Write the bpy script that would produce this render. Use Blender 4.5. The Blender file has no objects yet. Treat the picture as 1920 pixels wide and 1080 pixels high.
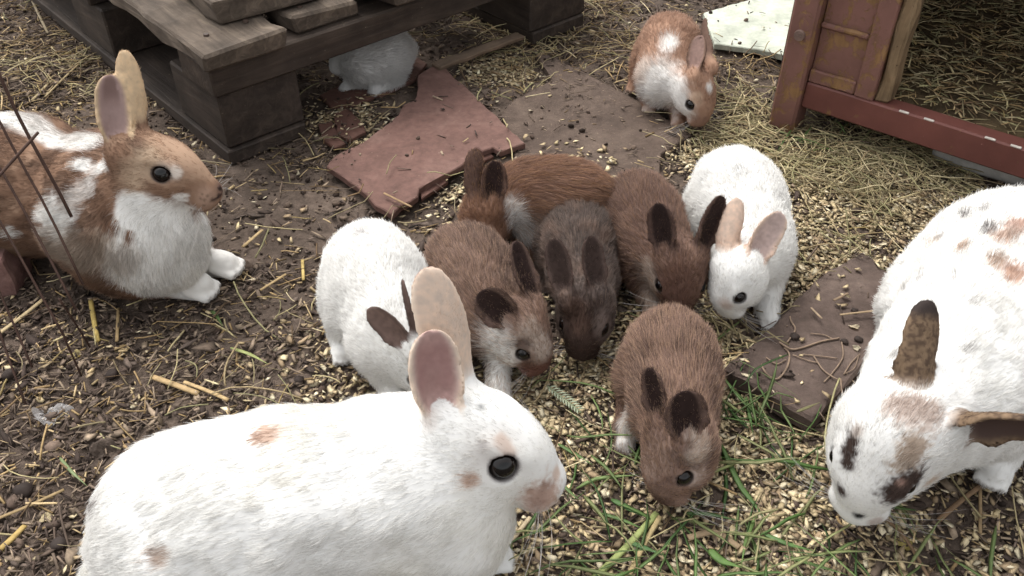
import bpy, bmesh, math, time
import numpy as np
from mathutils import Vector, Matrix
T0 = time.time()
rng = np.random.default_rng(7)
R_ = math.radians
scn = bpy.context.scene
COL = scn.collection

# ------------------------------------------------------------------ camera
FPX, CAM_H, PITCH = 1663.0, 0.70, R_(40)
cam_d = bpy.data.cameras.new('camera'); cam = bpy.data.objects.new('camera', cam_d); COL.objects.link(cam)
cam.location = (0, 0, CAM_H); cam.rotation_euler = (R_(90) - PITCH, 0, 0)
cam_d.sensor_width = 36.0; cam_d.lens = 36.0 * FPX / 1920.0
cam_d.clip_start = 0.02; cam_d.clip_end = 200
scn.camera = cam

# ------------------------------------------------------------------ sky, sun, exposure (bright overcast)
SUN_EL, SUN_AZ = R_(62), R_(-35)          # azimuth measured from +Y towards +X
world = bpy.data.worlds.new('World'); scn.world = world; world.use_nodes = True
wn = world.node_tree.nodes; wl = world.node_tree.links
bg = wn['Background']; sky = wn.new('ShaderNodeTexSky'); sky.sky_type = 'NISHITA'; sky.sun_disc = False
sky.sun_elevation = SUN_EL; sky.sun_rotation = SUN_AZ; sky.air_density = 1.6; sky.dust_density = 4.0
hs = wn.new('ShaderNodeHueSaturation'); hs.inputs['Saturation'].default_value = 0.10
wl.new(sky.outputs[0], hs.inputs['Color']); wl.new(hs.outputs[0], bg.inputs[0]); bg.inputs[1].default_value = 0.15
sd = bpy.data.lights.new('sun', 'SUN'); sun = bpy.data.objects.new('sun', sd); COL.objects.link(sun)
sd.energy = 0.85; sd.angle = R_(28); sd.color = (1.0, 0.945, 0.87)
sv = Vector((math.sin(SUN_AZ) * math.cos(SUN_EL), math.cos(SUN_AZ) * math.cos(SUN_EL), math.sin(SUN_EL)))
sun.rotation_euler = (-sv).to_track_quat('-Z', 'Y').to_euler(); sun.location = sv * 5
scn.view_settings.view_transform = 'Standard'; scn.view_settings.look = 'None'
scn.view_settings.gamma = 1.0; scn.view_settings.use_curve_mapping = False
scn.view_settings.exposure = 0.87
scn.cycles.max_bounces = 7; scn.cycles.diffuse_bounces = 4; scn.cycles.glossy_bounces = 3
scn.cycles.transmission_bounces = 4; scn.cycles.transparent_max_bounces = 8

# ------------------------------------------------------------------ helpers: measuring, noise
CF = np.array([0, math.cos(PITCH), -math.sin(PITCH)]); CU = np.array([0, math.sin(PITCH), math.cos(PITCH)])
CR = np.array([1.0, 0, 0]); CC = np.array([0, 0, CAM_H])
def G(px, py, z=0.0):
    """world point at height z that was surveyed at photograph pixel (px, py)"""
    d = CF + (px - 960) / FPX * CR - (py - 540) / FPX * CU
    return CC + d * (z - CAM_H) / d[2]
def PROJ(P):
    Q = np.asarray(P, float) - CC; w = Q @ CF
    return 960 + FPX * (Q @ CR) / w, 540 - FPX * (Q @ CU) / w, w
def nrm(v):
    v = np.asarray(v, float); return v / (np.linalg.norm(v) + 1e-12)
def V3(*a): return np.array(a, float)
Zv = V3(0, 0, 1)
def _h(ix, iy, iz, s):
    n = (ix.astype(np.int64) * 374761393 + iy.astype(np.int64) * 668265263 + iz.astype(np.int64) * 2147483647 + s * 974634777) & 0xffffffff
    n = ((n ^ (n >> 13)) * 1274126177) & 0xffffffff
    n = ((n ^ (n >> 16)) * 2246822519) & 0xffffffff
    return ((n ^ (n >> 15)) & 0xffffff) / float(0xffffff)
def noise(P, scale, seed=0):
    Q = np.asarray(P, float) * scale + 1000.0
    I = np.floor(Q).astype(np.int64); f = Q - I; f = f * f * (3 - 2 * f); r = 0
    for a in (0, 1):
        for b in (0, 1):
            for c in (0, 1):
                w = (f[..., 0] if a else 1 - f[..., 0]) * (f[..., 1] if b else 1 - f[..., 1]) * (f[..., 2] if c else 1 - f[..., 2])
                r = r + w * _h(I[..., 0] + a, I[..., 1] + b, I[..., 2] + c, seed)
    return r
def fbm(P, scale, seed=0, o=3):
    r = 0; a = 0.5; t = 0
    for i in range(o): r = r + a * noise(P, scale * 2 ** i, seed + i * 17); t += a; a *= 0.5
    return r / t
def sstep(a, b, x):
    t = np.clip((x - a) / (b - a), 0, 1); return t * t * (3 - 2 * t)
def srgb(r, g, b):
    c = np.array([r, g, b], float) / 255; return np.where(c <= .04045, c / 12.92, ((c + .055) / 1.055) ** 2.4)

# ------------------------------------------------------------------ helpers: objects
def tag(o, label=None, cat=None, group=None, kind=None):
    if label: o['label'] = label
    if cat: o['category'] = cat
    if group: o['group'] = group
    if kind: o['kind'] = kind
    return o
def empty(name, loc):
    o = bpy.data.objects.new(name, None); COL.objects.link(o); o.location = [float(v) for v in loc]; o.empty_display_size = .02
    return o
def mesh_np(name, V, F, mat, parent=None, loc=None, col=None, smooth=True):
    """F: (n,k) int array"""
    me = bpy.data.meshes.new(name); V = np.asarray(V, np.float32); F = np.asarray(F, np.int32)
    n, k = F.shape
    me.vertices.add(len(V)); me.vertices.foreach_set('co', V.ravel())
    me.loops.add(n * k); me.loops.foreach_set('vertex_index', F.ravel())
    me.polygons.add(n); me.polygons.foreach_set('loop_start', np.arange(0, n * k, k, dtype=np.int32))
    if smooth: me.polygons.foreach_set('use_smooth', np.ones(n, bool))
    me.update(calc_edges=True); me.validate()
    if col is not None:
        a = me.attributes.new('col', 'FLOAT_COLOR', 'POINT')
        a.data.foreach_set('color', np.hstack([col, np.ones((len(col), 1))]).astype(np.float32).ravel())
    return link(name, me, mat, parent, loc)
def link(name, me, mat, parent=None, loc=None):
    o = bpy.data.objects.new(name, me); COL.objects.link(o)
    if mat is not None and not len(me.materials): me.materials.append(mat)
    if parent is not None: o.parent = parent
    if loc is not None: o.location = [float(v) for v in loc]
    return o
def bm_obj(name, bm, mat, parent=None, loc=None, smooth=False):
    bmesh.ops.recalc_face_normals(bm, faces=bm.faces)
    me = bpy.data.meshes.new(name); bm.to_mesh(me); bm.free()
    if smooth:
        for p in me.polygons: p.use_smooth = True
    return link(name, me, mat, parent, loc)

# ------------------------------------------------------------------ materials
def mat_new(name):
    m = bpy.data.materials.new(name); m.use_nodes = True
    nt = m.node_tree; return m, nt.nodes, nt.links, nt.nodes['Principled BSDF']
def ramp(N, stops):
    r = N.new('ShaderNodeValToRGB'); e = r.color_ramp.elements
    while len(e) < len(stops): e.new(0.5)
    for i, (p, c) in enumerate(stops): e[i].position = p; e[i].color = (*[float(x) for x in c], 1)
    return r
def texco(N, L, scale=(1, 1, 1), rot=(0, 0, 0), kind='Object'):
    t = N.new('ShaderNodeTexCoord'); m = N.new('ShaderNodeMapping')
    m.inputs['Scale'].default_value = scale; m.inputs['Rotation'].default_value = rot
    L.new(t.outputs[kind], m.inputs[0]); return m
def ntex(N, L, co, scale, detail=6, rough=.6, dist=0.0):
    n = N.new('ShaderNodeTexNoise'); n.inputs['Scale'].default_value = scale; n.inputs['Detail'].default_value = detail
    n.inputs['Roughness'].default_value = rough; n.inputs['Distortion'].default_value = dist
    L.new(co.outputs[0], n.inputs['Vector']); return n
def mixc(N, L, fac, a, b):
    m = N.new('ShaderNodeMix'); m.data_type = 'RGBA'
    for s, v in ((m.inputs[0], fac), (m.inputs[6], a), (m.inputs[7], b)):
        if hasattr(v, 'links'): L.new(v, s)
        elif isinstance(v, (int, float)): s.default_value = v
        else: s.default_value = (*[float(x) for x in v], 1)
    return m.outputs[2]
def bump(N, L, B, h, strength=.5, dist=.002):
    b = N.new('ShaderNodeBump'); b.inputs['Strength'].default_value = strength; b.inputs['Distance'].default_value = dist
    L.new(h, b.inputs['Height']); L.new(b.outputs[0], B.inputs['Normal']); return b

def mat_attr(name, rough=.8, spec=.2, jitter=.0, trans=0.0):
    m, N, L, B = mat_new(name)
    a = N.new('ShaderNodeAttribute'); a.attribute_name = 'col'
    c = a.outputs['Color']
    if jitter:
        co = texco(N, L); n = ntex(N, L, co, 180, 3)
        r = ramp(N, [(.3, (1 - jitter,) * 3), (.7, (1 + jitter,) * 3)]); L.new(n.outputs[0], r.inputs[0])
        mm = N.new('ShaderNodeMix'); mm.data_type = 'RGBA'; mm.blend_type = 'MULTIPLY'; mm.inputs[0].default_value = 1
        L.new(c, mm.inputs[6]); L.new(r.outputs[0], mm.inputs[7]); c = mm.outputs[2]
    L.new(c, B.inputs['Base Color']); B.inputs['Roughness'].default_value = rough
    B.inputs['Specular IOR Level'].default_value = spec
    if trans:
        t = N.new('ShaderNodeBsdfTranslucent'); L.new(c, t.inputs[0]); ms = N.new('ShaderNodeMixShader'); ms.inputs[0].default_value = trans
        L.new(B.outputs[0], ms.inputs[1]); L.new(t.outputs[0], ms.inputs[2]); L.new(ms.outputs[0], N['Material Output'].inputs[0])
    return m
def mat_fur():
    m, N, L, B = mat_new('fur')
    a = N.new('ShaderNodeAttribute'); a.attribute_name = 'col'
    hi = N.new('ShaderNodeHairInfo')
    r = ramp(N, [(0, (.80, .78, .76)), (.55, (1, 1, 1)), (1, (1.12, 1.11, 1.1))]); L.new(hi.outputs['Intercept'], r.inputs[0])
    mm = N.new('ShaderNodeMix'); mm.data_type = 'RGBA'; mm.blend_type = 'MULTIPLY'; mm.inputs[0].default_value = 1
    mm.clamp_result = True
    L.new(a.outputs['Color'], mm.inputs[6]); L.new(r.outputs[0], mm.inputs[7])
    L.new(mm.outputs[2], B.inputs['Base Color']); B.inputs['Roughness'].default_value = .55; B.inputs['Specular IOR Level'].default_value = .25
    t = N.new('ShaderNodeBsdfTranslucent'); L.new(mm.outputs[2], t.inputs[0]); ms = N.new('ShaderNodeMixShader'); ms.inputs[0].default_value = .35
    L.new(B.outputs[0], ms.inputs[1]); L.new(t.outputs[0], ms.inputs[2]); L.new(ms.outputs[0], N['Material Output'].inputs[0])
    return m
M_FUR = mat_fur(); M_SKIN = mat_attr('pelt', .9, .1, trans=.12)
def mat_eye():
    m, N, L, B = mat_new('rabbit_eye')
    co = texco(N, L); s = N.new('ShaderNodeSeparateXYZ'); L.new(co.outputs[0], s.inputs[0])
    r = ramp(N, [(.0, srgb(60, 46, 40)), (.22, srgb(40, 28, 24)), (.34, srgb(12, 9, 8)), (.70, srgb(24, 15, 12)), (.80, (.002, .002, .0025))])
    L.new(s.outputs[2], r.inputs[0]); L.new(r.outputs[0], B.inputs['Base Color'])
    B.inputs['Roughness'].default_value = .05; B.inputs['Specular IOR Level'].default_value = .45
    return m
M_EYE = mat_eye()
def mat_plain(name, c, rough=.8, spec=.3):
    m, N, L, B = mat_new(name)
    co = texco(N, L); n = ntex(N, L, co, 90, 4); r = ramp(N, [(.3, np.array(c) * .75), (.7, np.array(c) * 1.2)])
    L.new(n.outputs[0], r.inputs[0]); L.new(r.outputs[0], B.inputs['Base Color'])
    B.inputs['Roughness'].default_value = rough; B.inputs['Specular IOR Level'].default_value = spec
    return m
def mat_wood(name, dark, mid, light, axis='X', scale=1.0, rough=.75, strength=.5, speck=None, paint=None, paint_amt=.6):
    """grain runs along the object's local axis; optional paint layer that has flaked off in places"""
    m, N, L, B = mat_new(name)
    sc = {'X': (3, 40, 40), 'Y': (40, 3, 40), 'Z': (40, 40, 3)}[axis]
    co = texco(N, L, tuple(scale * s for s in sc)); n = ntex(N, L, co, 1.6, 8, .65, 1.2)
    r = ramp(N, [(.25, dark), (.5, mid), (.78, light)]); L.new(n.outputs[0], r.inputs[0])
    co2 = texco(N, L); n2 = ntex(N, L, co2, 16, 5)
    c = mixc(N, L, .45, r.outputs[0], mid)
    r2 = ramp(N, [(.3, (.55, .55, .55)), (.7, (1.25, 1.25, 1.25))]); L.new(n2.outputs[0], r2.inputs[0])
    mm = N.new('ShaderNodeMix'); mm.data_type = 'RGBA'; mm.blend_type = 'MULTIPLY'; mm.inputs[0].default_value = 1
    L.new(c, mm.inputs[6]); L.new(r2.outputs[0], mm.inputs[7]); c = mm.outputs[2]
    h = n.outputs[0]
    if paint is not None:
        n3 = ntex(N, L, co2, 38, 8, .7, .4); r3 = ramp(N, [(paint_amt - .04, (1, 1, 1)), (paint_amt + .02, (0, 0, 0))]); L.new(n3.outputs[0], r3.inputs[0])
        n4 = ntex(N, L, co2, 9, 5); r4 = ramp(N, [(.3, np.array(paint) * .65), (.7, np.array(paint) * 1.15)]); L.new(n4.outputs[0], r4.inputs[0])
        c = mixc(N, L, r3.outputs[0], c, r4.outputs[0])
        h = mixc(N, L, .5, n.outputs[0], r3.outputs[0])
    if speck is not None:
        n5 = ntex(N, L, co2, 150, 4, .7); r5 = ramp(N, [(.66, (0, 0, 0)), (.72, (1, 1, 1))]); L.new(n5.outputs[0], r5.inputs[0])
        c = mixc(N, L, r5.outputs[0], c, speck)
    L.new(c, B.inputs['Base Color']); B.inputs['Roughness'].default_value = rough; B.inputs['Specular IOR Level'].default_value = .3
    bump(N, L, B, h, strength, .0025)
    return m
def mat_stone(name, a, b, c, rough=.85, fine=60, strength=.6, speck=None, spa=.66):
    m, N, L, B = mat_new(name)
    co = texco(N, L); n = ntex(N, L, co, 11, 9, .68, .3); r = ramp(N, [(.3, a), (.52, b), (.75, c)]); L.new(n.outputs[0], r.inputs[0])
    n2 = ntex(N, L, co, fine, 7, .72); r2 = ramp(N, [(.3, (.72,) * 3), (.72, (1.2,) * 3)]); L.new(n2.outputs[0], r2.inputs[0])
    mm = N.new('ShaderNodeMix'); mm.data_type = 'RGBA'; mm.blend_type = 'MULTIPLY'; mm.inputs[0].default_value = 1
    L.new(r.outputs[0], mm.inputs[6]); L.new(r2.outputs[0], mm.inputs[7]); cc = mm.outputs[2]
    if speck is not None:
        n5 = ntex(N, L, co, 170, 4, .7); r5 = ramp(N, [(spa, (0, 0, 0)), (spa + .05, (1, 1, 1))]); L.new(n5.outputs[0], r5.inputs[0])
        cc = mixc(N, L, r5.outputs[0], cc, speck)
    L.new(cc, B.inputs['Base Color']); B.inputs['Roughness'].default_value = rough; B.inputs['Specular IOR Level'].default_value = .25
    bump(N, L, B, n2.outputs[0], strength, .003)
    return m

# ------------------------------------------------------------------ ground
def gh(x, y):
    P = np.stack([np.asarray(x, float), np.asarray(y, float), np.zeros_like(np.asarray(x, float))], -1)
    big = (fbm(P, 7, 3) - .5) * .016; small = (fbm(P, 45, 9) - .5) * .011
    return big + small - .004
gx = np.arange(-1.7, 1.7001, .0085); gy = np.arange(.12, 2.75, .0085)
X, Y = np.meshgrid(gx, gy); Zg = gh(X, Y)
edge = np.minimum(np.minimum(X - gx[0], gx[-1] - X), np.minimum(Y - gy[0], gy[-1] - Y))
Zg = Zg * sstep(0, .15, edge)
nx, ny = len(gx), len(gy); ii = (np.arange(ny - 1)[:, None] * nx + np.arange(nx - 1)[None]).ravel()
GV = np.stack([X.ravel(), Y.ravel(), Zg.ravel()], 1); GF = np.stack([ii, ii + 1, ii + nx + 1, ii + nx], 1)
B0 = len(GV)
big = 40.0
outer = [(-big, -big), (big, -big), (big, big), (-big, big)]; inner = [0, nx - 1, nx * ny - 1, nx * (ny - 1)]
GV = np.vstack([GV, [(a, b, 0) for a, b in outer]])
GF = np.vstack([GF, [(B0, B0 + 1, inner[1], inner[0]), (B0 + 1, B0 + 2, inner[2], inner[1]), (B0 + 2, B0 + 3, inner[3], inner[2]), (B0 + 3, B0, inner[0], inner[3])]])
def mat_soil():
    m, N, L, B = mat_new('soil')
    co = texco(N, L); n = ntex(N, L, co, 5.5, 6, .6); n2 = ntex(N, L, co, 75, 8, .75); n3 = ntex(N, L, co, 260, 4, .7)
    r = ramp(N, [(.35, srgb(78, 67, 59)), (.55, srgb(108, 94, 84)), (.72, srgb(128, 113, 101))]); L.new(n.outputs[0], r.inputs[0])
    r2 = ramp(N, [(.28, (.5,) * 3), (.5, (.95,) * 3), (.74, (1.35,) * 3)]); L.new(n2.outputs[0], r2.inputs[0])
    mm = N.new('ShaderNodeMix'); mm.data_type = 'RGBA'; mm.blend_type = 'MULTIPLY'; mm.inputs[0].default_value = 1
    L.new(r.outputs[0], mm.inputs[6]); L.new(r2.outputs[0], mm.inputs[7])
    r5 = ramp(N, [(.66, (0, 0, 0)), (.70, (1, 1, 1))]); L.new(n3.outputs[0], r5.inputs[0])
    c = mixc(N, L, r5.outputs[0], mm.outputs[2], srgb(150, 128, 104))
    L.new(c, B.inputs['Base Color']); B.inputs['Roughness'].default_value = .92; B.inputs['Specular IOR Level'].default_value = .2
    bump(N, L, B, n2.outputs[0], .9, .006)
    return m
tag(mesh_np('ground', GV, GF, mat_soil()), kind='structure')

# ------------------------------------------------------------------ box, prism and tube builders
def box_bm(sx, sy, sz, bev=.002, seg=1, cuts=0, rough=0, seed=0):
    """box from (0,0,0) to (sx,sy,sz) with worn edges"""
    bm = bmesh.new(); bmesh.ops.create_cube(bm, size=1)
    for v in bm.verts: v.co = ((v.co.x + .5) * sx, (v.co.y + .5) * sy, (v.co.z + .5) * sz)
    if cuts:
        long = max(sx, sy, sz); es = [e for e in bm.edges if e.calc_length() > long * .6]
        bmesh.ops.subdivide_edges(bm, edges=es, cuts=cuts, use_grid_fill=True)
    if bev:
        es = [e for e in bm.edges if e.is_manifold and e.calc_face_angle(0) > .6]
        bmesh.ops.bevel(bm, geom=es, offset=bev, segments=seg, affect='EDGES', profile=.6)
    if rough:
        for v in bm.verts:
            P = np.array(v.co); 
            v.co += Vector([(noise(P + 5 * i, 40, seed + i) - .5) * 2 * rough for i in range(3)])
    return bm
def under(child, part):
    """make child a sub-part of part, staying where it stands (both were placed under the same root)"""
    child.parent = part; child.matrix_parent_inverse = part.matrix_basis.inverted(); return child
class Frame:
    """local frame of a piece of carpentry: origin o, ground direction angle a (degrees)"""
    def __init__(s, o, a):
        s.o = np.array(o, float); a = R_(a); s.x = V3(math.cos(a), math.sin(a), 0); s.y = V3(-math.sin(a), math.cos(a), 0); s.a = a
    def p(s, x, y, z): return s.o + s.x * x + s.y * y + Zv * z
def board(fr, parent, root_loc, name, x, y, z, sx, sy, sz, mat, bev=.002, cuts=0, rough=0, seed=0, tilt=(0, 0, 0)):
    o = bm_obj(name, box_bm(sx, sy, sz, bev, 1, cuts, rough, seed), mat, parent)
    o.location = [float(v) for v in (fr.p(x, y, z) - (np.array(root_loc) if parent is not None else 0))]
    o.rotation_euler = (tilt[0], tilt[1], fr.a + tilt[2]); return o
SLABS = []
def slab_px(name, pts, ztop, thick, mat, rag=.002, step=.012, bev=.0015, seed=0, parent=None, zs=None, dens=.15):
    """flat plate with a broken outline; pts are surveyed corner points (px, py)"""
    W = [G(px, py, ztop if zs is None else zs[i]) for i, (px, py) in enumerate(pts)]
    SLABS.append((np.array(W)[:, :2], ztop, dens))
    c0 = np.mean(W, 0); c0[2] = 0
    out = []
    for i in range(len(W)):
        a, b = W[i], W[(i + 1) % len(W)]; n = max(1, int(np.linalg.norm(b - a) / step))
        for k in range(n):
            p = a + (b - a) * k / n
            if k: p = p + (np.array([noise(p, 70, seed), noise(p, 70, seed + 5), .5]) - .5) * 2 * rag * 1.6
            out.append(p - c0)
    bm = bmesh.new(); top = [bm.verts.new(p) for p in out]
    f = bm.faces.new(top)
    r = bmesh.ops.extrude_face_region(bm, geom=[f])
    for v in r['geom']:
        if isinstance(v, bmesh.types.BMVert): v.co.z -= thick
    es = [e for e in bm.edges if e.calc_face_angle(0) > .9 and max(v.co.z for v in e.verts) > min(p[2] for p in out) - thick * .4]
    if bev: bmesh.ops.bevel(bm, geom=es, offset=bev, segments=1, affect='EDGES')
    bmesh.ops.triangulate(bm, faces=[q for q in bm.faces if len(q.verts) > 4])
    return bm_obj(name, bm, mat, parent, c0)
def tube(P, r, sides=6, taper=None, flat=1.0):
    """tube along polyline P -> V, F(quads)"""
    P = np.asarray(P, float); n = len(P); r = np.broadcast_to(np.asarray(r, float), (n,))
    T = np.gradient(P, axis=0); T /= np.linalg.norm(T, axis=1, keepdims=True) + 1e-12
    ref = Zv if abs(T[:, 2]).mean() < .8 else V3(1, 0, 0)
    A = np.cross(T, ref); A /= np.linalg.norm(A, axis=1, keepdims=True) + 1e-12; Bn = np.cross(A, T)
    th = np.arange(sides) / sides * 2 * np.pi
    V = P[:, None] + r[:, None, None] * (A[:, None] * np.cos(th)[None, :, None] + flat * Bn[:, None] * np.sin(th)[None, :, None])
    i = np.arange(n - 1)[:, None] * sides; j = np.arange(sides)[None]; j2 = (j + 1) % sides
    F = np.stack([i + j, i + j2, i + sides + j2, i + sides + j], -1).reshape(-1, 4)
    V = V.reshape(-1, 3)
    V = np.vstack([V, P[0], P[-1]]); a, b = len(V) - 2, len(V) - 1
    k = np.arange(sides); k2 = (k + 1) % sides
    F = np.vstack([F, np.stack([k2, k, np.full(sides, a), np.full(sides, a)], 1), np.stack([(n - 1) * sides + k, (n - 1) * sides + k2, np.full(sides, b), np.full(sides, b)], 1)])
    return V, F
def tube_obj(name, P, r, mat, parent=None, loc=(0, 0, 0), sides=6, flat=1.0):
    V, F = tube(P, r, sides, flat=flat); loc = np.array(loc, float)
    me = bpy.data.meshes.new(name)
    me.from_pydata([tuple(v) for v in (V - loc)], [], [tuple(dict.fromkeys(int(x) for x in f)) for f in F]); me.update()
    for p in me.polygons: p.use_smooth = True
    return link(name, me, mat, parent, None if parent is not None else loc)
# ------------------------------------------------------------------ pallet and the planks on it
M_PAL = mat_wood('dark_stained_wood', srgb(34, 28, 25), srgb(64, 55, 49), srgb(96, 84, 74), 'Y', 1, .72, .8, speck=srgb(124, 112, 97))
M_PALX = mat_wood('dark_stained_wood_long', srgb(34, 28, 25), srgb(66, 56, 49), srgb(98, 86, 75), 'X', 1, .72, .8, speck=srgb(124, 112, 97))
M_WEATH = mat_wood('weathered_plank_wood', srgb(44, 38, 33), srgb(92, 81, 71), srgb(138, 124, 108), 'Y', 1.2, .9, 1.0, speck=srgb(60, 50, 42))
M_NAIL = mat_plain('rusty_nail', srgb(70, 56, 48), .6, .4)
PF = Frame(G(435, 307), 42.0); PO = PF.o.copy()
pal = empty('pallet', PO); tag(pal, 'dark stained wooden pallet with weathered deck boards in the corner', 'pallet')
for i, xx in enumerate((0, .60)):
    for j, yy in enumerate((0, .40, .80)):
        board(PF, pal, PO, 'block', xx + .002, yy + .002, .0225, .128 if i == 0 else .14, .152, .0855, M_PAL, .003, seed=i * 5 + j)
for xx in (-.004, .604):
    board(PF, pal, PO, 'bottom_board', xx, -.004, 0, .13, .97, .022, M_PAL, .002, 6, .0012, seed=int(xx * 10) + 30)
for yy in (-.006, .43, .83):
    board(PF, pal, PO, 'stringer', -.004, yy, .1085, .79, .10, .045, M_PALX, .003, 8, .0012, seed=int(yy * 10) + 40)
xx = -.012
for i, w in enumerate((.126, .112, .118, .120, .115)):
    dz = (0, -.002, .001, 0, .001)[i]
    db = board(PF, pal, PO, 'deck_board', xx, (-.022, .004, -.012, -.006, -.016)[i], .1540 + dz + .002, w, 1.0, .026, M_WEATH, .004, 22, .0042, seed=50 + i)
    for k in (.25, .75):
        for yy in (.03, .47):
            bm = bmesh.new(); bmesh.ops.create_cone(bm, cap_ends=True, segments=10, radius1=.0042, radius2=.0036, depth=.003)
            nl = bm_obj('nail', bm, M_NAIL, pal); nl.location = [float(v) for v in (PF.p(xx + w * k, yy + .01 * k, .1835 + dz) - PO)]; under(nl, db)
    xx += w + (.026, .05, .035, .03, .03)[i]
# loose planks stacked on the deck
def plank(pxy, z, ang, sx, sy, sz, seed, label):
    o = bm_obj('loose_plank', box_bm(sx, sy, sz, .005, 2, 14, .0032, seed), M_WEATH, None)
    o.location = [float(v) for v in G(*pxy, z)]; o.rotation_euler = (0, 0, R_(ang))
    tag(o, label, 'plank'); return o
plank((412, 50), .184, 38, .165, .75, .032, 71, 'rough weathered plank with end grain lying on top of the pallet')
plank((690, 2), .185, 40, .15, .6, .03, 72, 'second weathered plank on the pallet at the top edge of the photo')

# ------------------------------------------------------------------ hutch
RED = srgb(110, 68, 61)
M_RED = mat_wood('red_painted_wood', srgb(70, 45, 32), srgb(120, 88, 60), srgb(150, 118, 84), 'X', 1, .5, .35, paint=RED, paint_amt=.66, speck=srgb(150, 110, 100))
M_REDZ = mat_wood('worn_red_painted_wood', srgb(78, 52, 36), srgb(128, 96, 64), srgb(160, 126, 88), 'Z', 1, .6, .5, paint=srgb(124, 88, 79), paint_amt=.54, speck=srgb(150, 112, 100))
M_BARE = mat_wood('bare_splintered_wood', srgb(74, 58, 44), srgb(132, 110, 84), srgb(168, 146, 116), 'Z', 1.4, .8, 1.0, speck=srgb(70, 50, 34))
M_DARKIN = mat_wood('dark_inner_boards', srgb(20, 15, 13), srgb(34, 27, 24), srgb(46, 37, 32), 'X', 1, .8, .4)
HF = Frame(G(1460, 236), -38.7); HO = HF.o.copy()
hut = empty('rabbit_hutch', HO); tag(hut, 'red painted wooden hutch with peeling paint and hay inside', 'hutch')
def hb(name, x, y, z, sx, sy, sz, mat, bev=.002, cuts=0, rough=0, seed=0, par=None, tilt=(0, 0, 0)):
    return board(HF, hut, HO, name, x, y, z, sx, sy, sz, mat, bev, cuts, rough, seed, tilt)
pst = hb('post', -.012, -.016, 0, .040, .046, .62, M_REDZ, .004, 10, .0012, 81)
frl = hb('front_rail', .0285, -.004, .044, .95, .032, .042, M_RED, .0025, 14, .0008, 82)
pn = hb('front_panel', .0285, .004, .0865, .100, .016, .53, M_REDZ, .002, 6, .0006, 83)
sp = hb('broken_strip', .1290, .001, .0868, .022, .024, .53, M_BARE, .004, 18, .0042, 84)
under(hb('panel_stile', .1005, -.0035, .0868, .028, .0075, .53, M_REDZ, .0015, 6, .0006, 85), pn)
under(hb('panel_rail', .0290, -.0030, .0868, .071, .0072, .020, M_REDZ, .002, 3, .0006, 86), pn)
under(hb('panel_moulding', .0290, -.0032, .170, .071, .0074, .009, M_REDZ, .003, 3, .0005, 87), pn)
under(hb('panel_rail', .0290, -.0030, .235, .071, .0072, .05, M_REDZ, .002, 3, .0006, 88), pn)
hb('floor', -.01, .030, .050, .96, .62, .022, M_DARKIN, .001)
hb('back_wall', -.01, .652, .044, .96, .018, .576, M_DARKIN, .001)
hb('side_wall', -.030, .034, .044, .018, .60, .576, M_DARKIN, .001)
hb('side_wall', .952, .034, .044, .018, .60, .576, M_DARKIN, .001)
hb('roof', -.08, .10, .622, 1.12, .62, .02, M_RED, .002)
hb('post', .94, -.016, 0, .040, .046, .62, M_REDZ, .004, 10, .0012, 89)
hb('back_post', -.012, .67, 0, .04, .04, .62, M_REDZ, .003)
hb('back_post', .93, .67, 0, .04, .04, .62, M_REDZ, .003)
hb('front_panel', .375, .004, .0868, .16, .018, .53, M_RED, .002, 6, .0006, 90, tilt=(0, 0, 0))
for x in (.168, .203, .285, .318):
    under(hb('staple', x, -.0048, .0842, .014, .004, .0028, mat_plain('staple_wire', srgb(205, 196, 186), .4, .5) if 'staple_wire' not in bpy.data.materials else bpy.data.materials['staple_wire'], .0008), frl)
# screw with a crossed slot in the post
bm = bmesh.new(); bmesh.ops.create_cone(bm, cap_ends=True, segments=20, radius1=.0085, radius2=.0075, depth=.004)
for a in (0, math.pi / 2):
    r = bmesh.ops.create_cube(bm, size=1)
    for v in r['verts']:
        v.co = Matrix.Rotation(a, 4, 'Z') @ Vector((v.co.x * .009, v.co.y * .0018, v.co.z * .0012 + .0022))
o = bm_obj('screw', bm, mat_plain('screw_metal', srgb(112, 92, 84), .45, .5), hut)
o.location = [float(v) for v in (HF.p(.008, -.0185, .158) - HO)]; o.rotation_euler = (R_(90), 0, HF.a); under(o, pst)

# ------------------------------------------------------------------ slabs, broken boards, strips on the ground
M_LINO = mat_stone('brown_red_board', srgb(98, 74, 67), srgb(116, 88, 80), srgb(132, 105, 96), .85, 70, .5, speck=srgb(156, 132, 118), spa=.68)
M_LINOE = mat_stone('board_fragment', srgb(80, 56, 49), srgb(98, 70, 61), srgb(112, 84, 74), .75, 70, .4)
M_DUST = mat_stone('soil_dusted_slab', srgb(74, 62, 55), srgb(96, 82, 73), srgb(114, 99, 88), .92, 90, 1.0, speck=srgb(150, 132, 112), spa=.64)
M_SLAB = mat_stone('brown_stone', srgb(74, 62, 56), srgb(98, 84, 77), srgb(120, 105, 96), .88, 55, 1.0, speck=srgb(128, 110, 98), spa=.68)
M_PALE = mat_stone('pale_green_white_board', srgb(168, 172, 158), srgb(196, 200, 184), srgb(212, 214, 200), .7, 40, .3, speck=srgb(120, 116, 100), spa=.67)
tag(slab_px('broken_board', [(822, 118), (985, 268), (938, 284), (925, 276), (905, 283), (893, 276), (885, 287), (878, 300), (862, 312), (828, 330), (786, 353), (783, 368), (752, 385), (735, 402), (704, 385), (668, 348), (612, 312), (628, 292), (690, 260), (748, 214), (756, 196), (777, 188), (784, 162), (783, 141)], .016, .009, M_LINO, .0012, seed=3, dens=.03), 'large broken red brown board lying flat in front of the pallet', 'board')
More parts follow.
